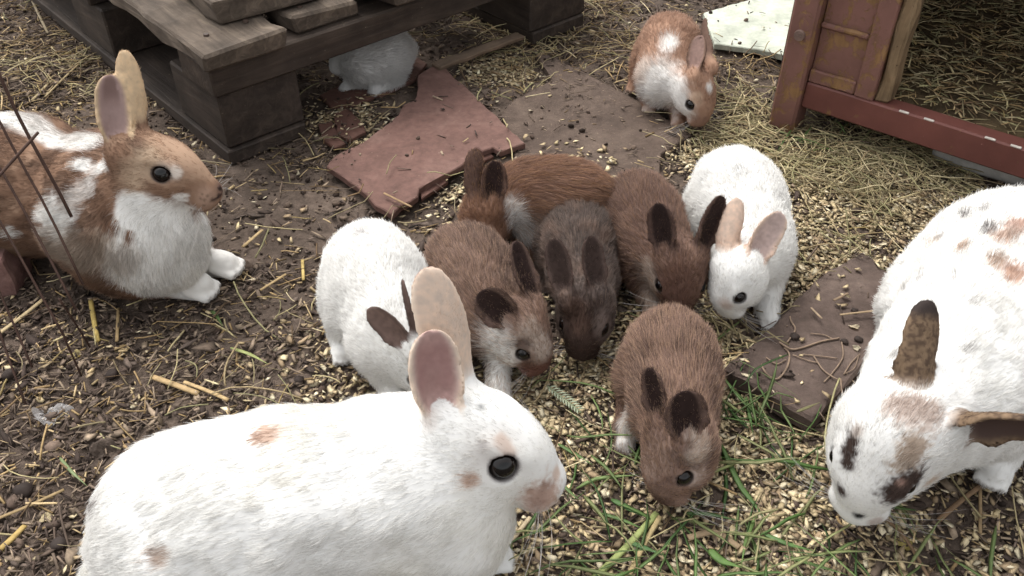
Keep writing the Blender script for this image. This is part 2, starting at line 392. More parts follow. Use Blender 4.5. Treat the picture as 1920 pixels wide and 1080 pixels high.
tag(slab_px('board_chip', [(884, 292), (920, 286), (926, 292), (908, 300), (884, 308)], .006, .005, M_LINOE, .001, seed=5), 'small chip broken off the red brown board at its jagged corner', 'board chip')
tag(slab_px('board_chip', [(787, 358), (838, 333), (840, 340), (790, 372)], .007, .005, M_LINOE, .0008, seed=6), 'thin sliver broken off the lower edge of the red brown board', 'board chip')
tag(slab_px('board_fragment', [(626, 212), (652, 202), (672, 222), (686, 246), (655, 262), (634, 252)], .009, .006, M_LINOE, .0015, seed=8), 'small rounded red brown fragment beside the pallet block', 'board fragment')
tag(slab_px('board_fragment', [(596, 232), (622, 226), (648, 268), (626, 276), (606, 262)], .007, .006, M_LINOE, .0015, seed=9), 'dark red fragment half buried in litter beside the pallet block', 'board fragment')
tag(slab_px('floor_board', [(600, 178), (760, 92), (800, 118), (775, 150), (735, 168), (660, 198), (620, 200)], .006, .006, M_LINOE, .0015, seed=10), 'dark red board lying half under the pallet by the white rabbit', 'board')
tag(slab_px('dusty_slab', [(1000, 92), (1090, 132), (1190, 186), (1298, 252), (1240, 288), (1236, 340), (1150, 420), (990, 380), (960, 270), (940, 214), (960, 190), (1035, 150)], .006, .012, M_DUST, .0012, seed=11, dens=.22), 'flat slab dusted with grey brown soil behind the brown kits', 'slab')
tag(slab_px('stone_slab', [(1358, 688), (1440, 618), (1535, 520), (1618, 470), (1720, 560), (1660, 640), (1524, 788)], .021, .020, M_SLAB, .0015, bev=.003, seed=12, dens=.03), 'square brown stone slab with curly dry roots on it', 'slab')
tag(slab_px('pale_board', [(1318, 24), (1450, -14), (1560, -20), (1478, 106), (1420, 92), (1340, 82)], .014, .010, M_PALE, .001, seed=13, dens=.04), 'pale greenish white board beside the hutch post', 'board')
# splintered wooden strip propped on the broken board
o = bm_obj('wood_strip', box_bm(.155, .026, .009, .002, 1, 12, .0022, 19), mat_wood('grey_splinter_wood', srgb(70, 58, 48), srgb(118, 100, 84), srgb(146, 126, 106), 'X', 1.5, .85, .9))
a = G(826, 136, .014); b = G(985, 78, .012); o.location = [float(v) for v in a]; o.rotation_euler = (0, 0, math.atan2(b[1] - a[1], b[0] - a[0]))
o.scale = (np.linalg.norm(b - a) / .155, 1, 1); tag(o, 'grey splintered wooden strip behind the red brown board', 'strip')
# brick at the left edge
o = bm_obj('brick', box_bm(.10, .07, .062, .006, 2, 5, .003, 21), mat_stone('old_brick', srgb(96, 70, 66), srgb(128, 98, 92), srgb(150, 122, 114), .9, 60, .8))
b0 = G(36, 560, 0); o.location = [float(b0[0] - .10), float(b0[1] - .01), -.004]; o.rotation_euler = (0, 0, R_(8)); tag(o, 'dusty red brick under the rusty wires at the left edge', 'brick')
# rusty wire mesh panel
M_RUST = mat_plain('rusty_wire', srgb(66, 47, 39), .8, .3)
wl0 = G(120, 620, 0)
fence = empty('wire_mesh', wl0); tag(fence, 'bent rusty wire mesh leaning in front of the lying tan rabbit', 'wire mesh')
def wire(a, b, r=.0017, n=9, wob=.002, seed=0):
    A, Bq = G(*a), G(*b); t = np.linspace(0, 1, n)[:, None]; P = A + (Bq - A) * t
    P = P + (np.stack([noise(P, 12, seed), noise(P, 12, seed + 3), noise(P, 12, seed + 6)], 1) - .5) * 2 * wob
    tube_obj('wire', P, r * .78, M_RUST, fence, wl0)
wire((-70, 0, .36), (134, 408, .155), .0022, seed=1); wire((-60, 108, .30), (156, 532, .105), .0017, seed=2)
wire((-60, 205, .25), (142, 582, .085), .0017, seed=3); wire((-50, 330, .20), (124, 636, .06), .0016, seed=4)
wire((-45, 445, .14), (60, 690, .03), .0015, seed=5); wire((-30, 545, .10), (48, 760, .01), .0015, seed=6)
wire((-40, 372, .232), (72, 250, .262), .0018, seed=7); wire((110, 560, .10), (170, 650, .004), .0014, seed=8)
wire((120, 632, .062), (150, 706, .0), .0014, seed=9)
# ------------------------------------------------------------------ rabbits: implicit surfaces meshed into one continuous body
def basis(fwd, up=Zv):
    x = nrm(fwd); y = np.cross(up, x)
    if np.linalg.norm(y) < 1e-4: y = np.cross(V3(0, 1, 0), x)
    y = nrm(y); z = np.cross(x, y); return np.stack([x, y, z])          # rows
class Rabbit:
    def __init__(s, h): s.h = h; s.prims = []; s.eyes = []; s.ears = []; s.subs = []; s.pads = []; s.claws = []; s.hf = 1.0
    def ell(s, c, rad, fwd=(1, 0, 0), up=Zv, k=.02, flow=None, fl=1.0, tagn='body'):
        B = basis(fwd, up); c = np.array(c, float); rad = np.array(rad, float)
        def d(P):
            q = (P - c) @ B.T.astype(np.float32); a = np.sqrt(((q / rad) ** 2).sum(-1)); b = np.sqrt(((q / rad ** 2) ** 2).sum(-1)) + 1e-9
            return a * (a - 1) / b
        ext = np.sqrt(((B * rad[:, None]) ** 2).sum(0))
        s.prims.append(dict(d=d, lo=c - ext, hi=c + ext, k=k, flow=None if flow is None else nrm(flow), fl=fl, tag=tagn))
    def rc(s, a, b, ra, rb, k=.015, flow=None, fl=1.0, tagn='body'):
        a = np.array(a, float); b = np.array(b, float); ba = b - a; L2 = ba @ ba
        def d(P):
            q = P - a; t = np.clip((q @ ba) / L2, 0, 1); return np.sqrt(((q - t[..., None] * ba) ** 2).sum(-1)) - (ra + (rb - ra) * t)
        r = max(ra, rb)
        s.prims.append(dict(d=d, lo=np.minimum(a, b) - r, hi=np.maximum(a, b) + r, k=k, flow=nrm(ba) if flow is None else nrm(flow), fl=fl, tag=tagn))
    def sub(s, c, r): s.subs.append((np.array(c, float), r))
    def head(s, c, fwd, L, up=Zv, eye=.072, roll=0.0, wide=1.0, snout=1.0):
        B = basis(fwd, up)
        if roll:
            cr, sr = math.cos(roll), math.sin(roll); B = np.stack([B[0], cr * B[1] + sr * B[2], -sr * B[1] + cr * B[2]])
        c = np.array(c, float); s.hc, s.hB, s.hL = c, B, L
        W = lambda x, y, z: c + L * (x * B[0] + y * wide * B[1] + z * B[2])
        s.HW = W; bk = -B[0]; u = B[2]
        E = lambda x, y, z, rx, ry, rz, k=.05, fl=.45, f=None, fw=None: s.ell(W(x, y, z), (L * rx, L * ry * wide, L * rz), B[0] if fw is None else fw[0] * B[0] + fw[1] * B[1] + fw[2] * B[2], u, k * L, bk if f is None else f, fl * s.hf, 'head')
        sn = snout; s.sn = sn
        E(-.20, 0, .05, .30, .235, .255, .08, .6)
        E(.05, 0, .050, .33, .195, .215, .1, .50, fw=(1, 0, -.2))
        s.rc(W(.08, 0, .0), W(.355 * sn, 0, -.085), L * .200, L * .150, .08 * L, bk, .40 * s.hf, 'head')
        for q in (-1, 1):
            E(-.05, q * .135, -.10, .25, .130, .180, .1, .65)
            E(.355 * sn, q * .070, -.120, .110, .095, .108, .05, .32)
            E(.05, q * .150, .165, .15, .055, .045, .06, .42, fw=(1, -q * .25, -.25))
            E(.02, q * .165, .015, .14, .055, .045, .07, .42)
        E(.440 * sn, 0, -.045, .045, .058, .042, .04, .06)
        E(.32 * sn, 0, -.20, .12, .095, .065, .05, .35)
        for q in (-1, 1):
            ec = W(.055, q * .180, .100); out = nrm(q * B[1] * .93 + B[0] * .25 + B[2] * .22); r = eye * L
            s.eyes.append((ec - out * r * .10, out, r)); s.sub(ec + out * r * .2, r * 1.0)
        s.nose = W(.47 * sn, 0, -.06); s.pads = [W(.38 * sn, .11, -.12), W(.38 * sn, -.11, -.12)]
    def ear(s, base, tip, W, op, cup=1.0, T=.0022, stub=True, fl=.28, taper=.55, pw=2.4, roll0=.48):
        base = np.array(base, float); tip = np.array(tip, float); u = tip - base; L = np.linalg.norm(u); u = u / L
        n = np.array(op, float); n = nrm(n - (n @ u) * u); v = np.cross(n, u)
        def par(P):
            q = P - base; a = (q @ u) / L; b = q @ v; c = q @ n
            sc = np.clip(a, 0, 1)
            w = W * (roll0 + (1 - roll0) * sstep(0, .42, sc)) * np.maximum(1e-3, 1 - np.clip((sc - taper) / (1 - taper), 0, 1) ** pw) ** .5
            cp = cup * (1.5 - 1.1 * sstep(0, .6, sc)) / W
            bow = -.06 * L * 4 * sc * (1 - sc)
            wc = cp * b * b - cp * W * W * .25 + bow
            qn = (c - wc) / np.sqrt(1 + (2 * cp * b) ** 2)
            return a, b, qn, w
        def d(P):
            a, b, qn, w = par(P)
            dd = np.maximum(np.abs(qn) - T, (np.abs(b) - w) * .8)
            return np.maximum(dd, np.maximum((a - 1) * L, -a * L))
        ext = np.array([W * 1.6] * 3)
        s.prims.append(dict(d=d, lo=np.minimum(base, tip) - ext, hi=np.maximum(base, tip) + ext, k=.006, flow=u, fl=fl, tag='ear', par=par))
        if stub: s.rc(base - u * W * .3, base + u * L * .08, W * .50, W * .30, .012, u, fl * 2, 'head')
        s.ears.append(par)
    def foot(s, a, b, r, k=.01, fl=.35, toes=True):
        a = np.array(a, float); b = np.array(b, float); d = nrm(b - a); lat = nrm(np.cross(Zv, d))
        s.rc(a, b, r * 1.05, r * .95, k, d, fl, 'paw')
        if toes:
            for t in (-1.2, -.4, .4, 1.2):
                p = b + lat * t * r * .64 + d * r * (.55 - .22 * abs(t)); s.rc(p - d * r * .8 + Zv * r * .1, p + d * r * .45 - Zv * r * .25, r * .36, r * .33, r * .10, d, fl, 'paw'); s.claws.append(p + d * r * .85 - Zv * r * .3)
    def mesh(s, floor=-.002):
        lo = np.min([p['lo'] for p in s.prims], 0) - .02; hi = np.max([p['hi'] for p in s.prims], 0) + .02
        h = s.h; n = np.ceil((hi - lo) / h).astype(int) + 1
        ax = [(lo[i] + h * np.arange(n[i])).astype(np.float32) for i in range(3)]
        D = np.full(n, .05, np.float32)
        for p in s.prims:
            m = p['k'] + 3 * h
            a = np.maximum(0, np.floor((p['lo'] - m - lo) / h).astype(int)); b = np.minimum(n, np.ceil((p['hi'] + m - lo) / h).astype(int) + 1)
            P = np.stack(np.meshgrid(ax[0][a[0]:b[0]], ax[1][a[1]:b[1]], ax[2][a[2]:b[2]], indexing='ij'), -1)
            d = p['d'](P).astype(np.float32); S = D[a[0]:b[0], a[1]:b[1], a[2]:b[2]]; k = p['k']
            hh = np.maximum(k - np.abs(S - d), 0) / k; D[a[0]:b[0], a[1]:b[1], a[2]:b[2]] = np.minimum(S, d) - hh * hh * k * .25
        for c, r in s.subs:
            a = np.maximum(0, np.floor((c - r - 4 * h - lo) / h).astype(int)); b = np.minimum(n, np.ceil((c + r + 4 * h - lo) / h).astype(int) + 1)
            P = np.stack(np.meshgrid(ax[0][a[0]:b[0]], ax[1][a[1]:b[1]], ax[2][a[2]:b[2]], indexing='ij'), -1)
            d = r - np.sqrt(((P - c) ** 2).sum(-1)); S = D[a[0]:b[0], a[1]:b[1], a[2]:b[2]]
            D[a[0]:b[0], a[1]:b[1], a[2]:b[2]] = np.maximum(S, d)
        D = np.maximum(D, (floor - ax[2])[None, None, :])
        return surface_nets(D, lo, h)
def surface_nets(D, lo, h):
    s = D < 0; n = np.array(D.shape)
    cnt = np.zeros(n - 1, np.int8)
    for i in (0, 1):
        for j in (0, 1):
            for k in (0, 1): cnt += s[i:n[0] - 1 + i, j:n[1] - 1 + j, k:n[2] - 1 + k]
    act = np.argwhere((cnt > 0) & (cnt < 8)); idx = np.full(n - 1, -1, np.int32); idx[act[:, 0], act[:, 1], act[:, 2]] = np.arange(len(act))
    c = np.array([(i, j, k) for i in (0, 1) for j in (0, 1) for k in (0, 1)])
    vals = np.stack([D[act[:, 0] + q[0], act[:, 1] + q[1], act[:, 2] + q[2]] for q in c], 1)
    acc = np.zeros((len(act), 3)); num = np.zeros(len(act))
    for a in range(8):
        for b in range(a + 1, 8):
            if np.abs(c[a] - c[b]).sum() != 1: continue
            va, vb = vals[:, a], vals[:, b]; m = (va < 0) != (vb < 0); t = np.where(m, va / np.where(va == vb, 1, va - vb), 0)
            acc += m[:, None] * (c[a] + t[:, None] * (c[b] - c[a])); num += m
    V = lo + h * (act + acc / np.maximum(num, 1)[:, None]); F = []
    for ax in range(3):
        o1, o2 = [(1, 2), (2, 0), (0, 1)][ax]
        sl0 = [slice(None)] * 3; sl1 = [slice(None)] * 3; sl0[ax] = slice(0, -1); sl1[ax] = slice(1, None)
        ch = np.argwhere(s[tuple(sl0)] != s[tuple(sl1)])
        ch = ch[(ch[:, o1] > 0) & (ch[:, o2] > 0) & (ch[:, o1] < n[o1] - 1) & (ch[:, o2] < n[o2] - 1)]
        e1 = np.eye(3, dtype=int)[o1]; e2 = np.eye(3, dtype=int)[o2]
        q = [ch - e1 - e2, ch - e2, ch, ch - e1]; f = np.stack([idx[a[:, 0], a[:, 1], a[:, 2]] for a in q], 1)
        ins = s[ch[:, 0], ch[:, 1], ch[:, 2]]; f[~ins] = f[~ins][:, ::-1]; F.append(f)
    F = np.vstack(F); F = F[(F >= 0).all(1)]
    c0 = V.mean(0); fn = np.cross(V[F[:, 2]] - V[F[:, 0]], V[F[:, 3]] - V[F[:, 1]])
    if (fn * (V[F[:, 0]] - c0)).sum() < 0: F = F[:, ::-1]
    return V, F
def vnormals(V, F):
    fn = np.cross(V[F[:, 2]] - V[F[:, 0]], V[F[:, 3]] - V[F[:, 1]]); N = np.zeros_like(V)
    for k in range(4):
        for a in range(3): N[:, a] += np.bincount(F[:, k], fn[:, a], len(V))
    return N / (np.linalg.norm(N, axis=1, keepdims=True) + 1e-12), fn
def smooth_mesh(V, F, it, keep=None):
    E = np.vstack([F[:, [0, 1]], F[:, [1, 2]], F[:, [2, 3]], F[:, [3, 0]]]); deg = np.bincount(E[:, 0], minlength=len(V)) + np.bincount(E[:, 1], minlength=len(V))
    for lam in it:
        A = np.stack([np.bincount(E[:, 0], V[E[:, 1], a], len(V)) + np.bincount(E[:, 1], V[E[:, 0], a], len(V)) for a in range(3)], 1) / deg[:, None]
        V = V + lam * (A - V) * (1 if keep is None else keep[:, None])
    return V
class Pelt:
    """pigment of one animal: a base colour and patches with ragged hair edges, centred on points of its skin"""
    def __init__(s, V, n_skin, base, seed=0): s.V, s.seed = V, seed; s.C = np.tile(np.array(base, float), (len(V), 1)); s.pp = PROJ(V[:n_skin])
    def at(s, px, py, back=False):
        x, y, w = s.pp; d = np.hypot(x - px, y - py); near = d < max(6, d.min() + 3)
        i = np.where(near)[0]; return s.V[i[np.argmin(w[i])]], FPX / w[i].min()
    def patch(s, p, r, col, p2=None, soft=.35, rag=.45, scale=130, amt=1.0):
        c, sc = s.at(*p); r = r / sc
        if p2 is not None:
            c2, _ = s.at(*p2); ba = c2 - c; t = np.clip(((s.V - c) @ ba) / (ba @ ba), 0, 1); d = np.linalg.norm(s.V - c - t[:, None] * ba, axis=1)
        else: d = np.linalg.norm(s.V - c, axis=1)
        s.seed += 3; k = np.where(d < r * (1 + soft + rag) * 1.05)[0]
        if not len(k): return
        q = d[k] / r + (fbm(s.V[k], scale, s.seed, 3) - .5) * 2 * rag
        m = (1 - sstep(1 - soft, 1 + soft, q)) * amt
        s.C[k] += m[:, None] * (np.array(col) - s.C[k])
    def mask(s, m, col, amt=1.0): m = np.clip(m, 0, 1) * amt; s.C += m[:, None] * (np.array(col) - s.C)
    def mottle(s, col, scale, lo, hi, amt=1.0): s.seed += 3; s.mask(sstep(lo, hi, fbm(s.V, scale, s.seed, 3)) * (1 - s.earm), col, amt)
EYE_ME = None
def eye_mesh():
    global EYE_ME
    if EYE_ME is None:
        bm = bmesh.new(); bmesh.ops.create_uvsphere(bm, u_segments=28, v_segments=18, radius=1); EYE_ME = bpy.data.meshes.new('eye')
        for f in bm.faces: f.smooth = True
        bm.to_mesh(EYE_ME); bm.free(); EYE_ME.materials.append(M_EYE)
    return EYE_ME
def curves_obj(name, P, rad, col, mat, parent):
    """P (n,k,3) strands"""
    n, k = P.shape[:2]; cu = bpy.data.hair_curves.new(name); cu.add_curves([k] * n)
    cu.attributes['position'].data.foreach_set('vector', P.astype(np.float32).ravel())
    a = cu.attributes.get('radius') or cu.attributes.new('radius', 'FLOAT', 'POINT'); a.data.foreach_set('value', rad.astype(np.float32).ravel())
    a = cu.attributes.new('col', 'FLOAT_COLOR', 'CURVE'); a.data.foreach_set('color', np.hstack([col, np.ones((n, 1))]).astype(np.float32).ravel())
    cu.materials.append(mat); o = bpy.data.objects.new(name, cu); COL.objects.link(o); o.parent = parent; return o
def finish(s, name, label, cat, paint, nfur, flen, flow_body, group=None, lift=.33, clump=.004, clump_amt=.45, frizz=.12, rad=.00018, tone=.14, ear_in=(.3, .15, .13), ear_out=None, base=(.8, .79, .77), seed=0, whisk=True, tipvar=0.0, tipcol=None, jit=.0016, lumpy=.0035, sat=.62):
    V, F = s.mesh()
    dE = np.min([np.abs(p['d'](V)) for p in s.prims if p['tag'] == 'ear'], 0) if s.ears else np.full(len(V), 1.)
    V = smooth_mesh(V, F, (.5, -.3, .5, -.3, .5, -.3, .5))
    V = smooth_mesh(V, F, (.5, .5, -.45, .5, .5, -.45, .5, .5), np.where(dE < .004, 1.0, 0.0)); N, fn = vnormals(V, F)
    # folds and fullness of the coat on trunk and haunches
    far = np.ones(len(V)) if not s.eyes else sstep(.45 * s.hL, .75 * s.hL, np.linalg.norm(V - s.hc, axis=1))
    far = far * sstep(.004, .012, dE) * sstep(.012, .03, V[:, 2])
    V = V + N * ((fbm(V, 26, seed + 5, 2) - .5) * 2 * lumpy + (fbm(V, 75, seed + 6, 2) - .5) * lumpy * .45)[:, None] * far[:, None]; N, fn = vnormals(V, F)
    # hair roots; the pigment is evaluated hair by hair as well as on the skin, so that markings feather
    nsk = len(V); rg = np.random.default_rng(seed + 11); area = .5 * np.linalg.norm(fn, axis=1) * (V[F].mean(1)[:, 2] > .004)
    cdf = np.cumsum(area); fi = np.searchsorted(cdf, rg.random(nfur) * cdf[-1]); a, b = rg.random((2, nfur)); q = F[np.minimum(fi, len(F) - 1)]
    w = np.stack([(1 - a) * (1 - b), a * (1 - b), a * b, (1 - a) * b], 1)
    lerp = lambda A: (w[..., None] * A[q]).sum(1) if A.ndim == 2 else (w * A[q]).sum(1)
    P0 = lerp(V); VA = np.vstack([V, P0 + rg.normal(0, jit, P0.shape)])
    # blend of hair direction and hair length over the skin
    Wt = []; FL = []; FD = []
    for p in s.prims:
        Wt.append(np.exp(-np.clip(p['d'](V), 0, .1) / .006)); FL.append(p['fl']); FD.append(nrm(flow_body) if p['flow'] is None else p['flow'])
    Wt = np.array(Wt); Wt /= Wt.sum(0) + 1e-9; fl = (Wt * np.array(FL)[:, None]).sum(0); flow = Wt.T @ np.array(FD)
    nA = len(VA); pel = Pelt(VA, nsk, base, seed); earm = np.zeros(nA); inn = np.zeros(nA); eu = np.zeros(nA); eb = np.zeros(nA)
    VR = np.vstack([V, P0])
    for par in s.ears:
        a_, b_, q_, w_ = par(VR); on = (a_ > -.02) & (a_ < 1.05) & (np.abs(q_) < .006) & (np.abs(b_) < w_ + .004)
        m = on * sstep(.02, .26, a_); earm = np.maximum(earm, m)
        ii_ = on & (q_ > 0) & (np.abs(b_) < w_ * .86); inn = np.maximum(inn, ii_ * sstep(.05, .2, a_) * (1 - sstep(.55, .9, np.abs(b_) / (w_ + 1e-6)))); eu = np.where(on, a_, eu); eb = np.where(on, np.abs(b_) / (w_ + 1e-6), eb)
    if ear_out is not None: pel.mask(earm * sstep(.30, .5, earm + (fbm(VA, 160, seed + 70, 2) - .5) * .6), ear_out)
    pel.mask(inn, ear_in)
    ke = np.where(earm > 0)[0]
    if len(ke): pel.C[ke] *= 1 + (earm[ke] * (fbm(VA[ke], 300, seed + 71) - .5) * .6)[:, None]
    pel.earm, pel.inn, pel.eu, pel.eb = earm, inn, eu, eb
    paint(pel)
    for cp in s.claws: pel.mask(1 - sstep(.0025, .0050, np.linalg.norm(VA - cp, axis=1)), (.16, .12, .10), .8)
    if s.eyes:
        hl = s.hL; sn = s.sn
        for qy in (-1, 1):
            d_ = np.linalg.norm(VR - s.HW(.475 * sn, qy * .036, -.045), axis=1); pel.mask(1 - sstep(.012 * hl, .032 * hl, d_), (.03, .018, .016), .85)
        a_, b_ = s.HW(.47 * sn, 0, -.075), s.HW(.40 * sn, 0, -.185); ba = b_ - a_; t_ = np.clip(((VR - a_) @ ba) / (ba @ ba), 0, 1); d_ = np.linalg.norm(VR - a_ - t_[:, None] * ba, axis=1)
        pel.mask(1 - sstep(.008 * hl, .028 * hl, d_), (.06, .036, .032), .65)
    fl = fl * (1 - .4 * inn[:nsk])
    de = np.full(nA, 99.)
    for ec, out, r in s.eyes: de = np.minimum(de, np.linalg.norm(VR - ec, axis=1) / r)
    lid = 1 - sstep(1.18, 1.42, de); fl = fl * (1 - .92 * (1 - sstep(1.2, 1.7, de[:nsk]))); pel.mask(lid, getattr(s, 'lid', (.05, .033, .028)), .85)
    lum = pel.C @ np.array([.3, .6, .1]); wh = sstep(.3, .7, lum)[:, None]; pel.C = (lum[:, None] + (pel.C - lum[:, None]) * (sat + (1 - sat) * wh)) * (1.18 - .18 * wh)
    CA = np.clip(pel.C, .004, .93); C = CA[:nsk]
    base_loc = V3(V[:, 0].mean(), V[:, 1].mean(), 0.0); root = empty(name, base_loc); tag(root, label, cat, group)
    mesh_np('body', V - base_loc, F, M_SKIN, root, None, C)
    for ec, out, r in s.eyes:
        o = link('eye', eye_mesh(), None, root); o.location = [float(x) for x in ec - base_loc]; o.scale = (r, r, r)
        o.rotation_euler = Vector(out).to_track_quat('Z', 'Y').to_euler()
    # fur
    n = nrm_rows(lerp(N)); f = lerp(flow); c = CA[nsk:].copy(); L = flen * lerp(fl) * rg.uniform(.6, 1.25, nfur)
    f = f - (f * n).sum(1, keepdims=True) * n * .92; f = f / (np.linalg.norm(f, axis=1, keepdims=True) + .25)
    f[:, 2] -= .10
    wv = np.stack([fbm(P0, 38, seed + 40 + i, 2) for i in range(3)], 1) - .5; f = f + wv * .9 * frizz * 4
    d = nrm_rows(f * (1 - lift) + n * lift * (1 + .5 * (rg.random((nfur, 1)) - .5)) + rg.normal(0, frizz, (nfur, 3)))
    t = np.linspace(0, 1, 4)[None, :, None]; bendv = f * .35 - n * .18
    P = P0[:, None] + L[:, None, None] * (t * d[:, None] + t * t * bendv[:, None]) - n[:, None] * .0006
    if clump_amt:
        wp = P0 + (np.stack([noise(P0, 1 / clump * .7, seed + 90 + i) for i in range(3)], 1) - .5) * clump * 1.6
        cell = np.floor(wp / clump).astype(np.int64); key = cell[:, 0] * 7919 * 7919 + cell[:, 1] * 7919 + cell[:, 2]
        _, inv = np.unique(key, return_inverse=True); m = np.bincount(inv)
        tip = np.stack([np.bincount(inv, P[:, 3, i]) / m for i in range(3)], 1)[inv]
        off = (tip - P[:, 3]) * clump_amt; P = P + off[:, None] * (t ** 1.5)
        cv = rg.normal(0, tone * .55, len(m))[inv]
    else: cv = 0
    P[:, 1:, 2] = np.maximum(P[:, 1:, 2], .0015)
    c = c * np.clip(1 + rg.normal(0, tone, nfur) + cv, .45, 1.6)[:, None]
    if tipcol is not None:
        sel = rg.random(nfur) < tipvar; c[sel] = c[sel] * .35 + np.array(tipcol) * .65
    c = np.clip(c, .004, .93)
    rr = np.broadcast_to(np.array([1, .9, .62, .18]) * rad, (nfur, 4)) * np.clip(.55 + .45 * L[:, None] / flen, .4, 1)
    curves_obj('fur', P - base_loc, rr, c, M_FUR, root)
    if whisk and s.pads:
        ws = []
        for pd, sg in zip(s.pads, (1, -1)):
            for i in range(9):
                o_ = pd + rg.normal(0, .0025, 3); dd = nrm(s.hB[1] * sg * 1.0 + s.hB[0] * rg.uniform(-.2, .5) + s.hB[2] * rg.uniform(-.6, .3)); LL = s.hL * rg.uniform(.35, .62)
                tt = np.linspace(0, 1, 4)[:, None]; ws.append(o_ + dd * LL * tt - s.hB[2] * LL * .3 * tt ** 2 - s.hB[0] * LL * .15 * tt ** 2)
        ws = np.array(ws); curves_obj('whiskers', ws - base_loc, np.broadcast_to(np.array([1, .9, .7, .3]) * .00016, (len(ws), 4)), np.tile(np.array([.55, .52, .5]), (len(ws), 1)), M_FUR, root)
    return root
def nrm_rows(A): return A / (np.linalg.norm(A, axis=1, keepdims=True) + 1e-12)

WHITE = (.84, .835, .815)
def kit(name, label, R, S, Hd, Nz, ears, paint, s=1.0, L=.078, paws=(), base=None, seed=0, roll=0.0, eye=.078, nf=34000, fl=.0135, group='young rabbits feeding on the ground', ear_in=(.034, .016, .013), ear_out=None, ear_w=.0165, hind=(1, 1), wide=1.22, hook=None, spread=1.0, high=0.0, **kw):
    r = Rabbit(.0019); R, S, Hd, Nz = G(*R), G(*S), G(*Hd), G(*Nz)
    d3 = S - R; d = nrm(V3(d3[0], d3[1], 0)); lat = V3(-d[1], d[0], 0); bk = nrm(-d3) 
    fwd = nrm(Nz - Hd)
    r.ell(R, (.056 * s, .047 * s, .050 * s), d3, k=.03, flow=bk)
    r.ell((R + S) / 2 + Zv * (.006 + high) * s, (.055 * s, .045 * s, .046 * s), d3, k=.03, flow=bk)
    r.ell(S, (.042 * s, .036 * s, .041 * s), d3, k=.02, flow=bk)
    r.rc(S, Hd - fwd * L * .18, .034 * s, L * .30, .025, -nrm(Hd - S), .85)
    for q, on in ((1, hind[0]), (-1, hind[1])):
        hz = R + lat * q * .034 * s * spread + d * .014 * s; hz[2] = .036 * s
        r.ell(hz, (.046 * s, .023 * s, .038 * s), d, k=.009, flow=bk - Zv * .6)
        if on:
            fa = R + lat * q * .042 * s * spread; fa[2] = .009; r.foot(fa, fa + d * .052 * s + lat * q * .004, .0105 * s)
    tl = R - d * .050 * s; tl[2] = .036; r.ell(tl, (.016 * s, .015 * s, .018 * s), d, k=.012, flow=bk + Zv * .4, fl=1.2)
    for i, pw in enumerate(paws):
        P = G(*pw, .008); q = 1 if (P - S) @ lat > 0 else -1; sh = S + lat * q * .022 * s; sh[2] = max(.03, S[2] - .012)
        r.rc(sh, P + Zv * .006 - d * .006, .018 * s, .0105 * s, .015, V3(0, 0, -1), .7)
        r.foot(P - d * .008, P + d * .012, .0095 * s)
    r.hf = .0100 / fl
    r.head(Hd, fwd, L, eye=eye, roll=R_(roll), wide=wide, snout=.84)
    for i, e in enumerate(ears):
        q = e[0]; tip = G(*e[1]); op = np.array(e[2], float); bs = r.HW(-.30, q * .10, .20) if len(e) < 5 else G(*e[4])
        r.ear(bs, tip, ear_w if len(e) < 4 or e[3] is None else e[3], op, cup=.9, T=.0016)
    if hook: hook(r)
    return finish(r, name, label, 'rabbit', paint, nf, fl, bk, group, base=base, seed=seed, ear_in=ear_in, ear_out=ear_out, **kw)
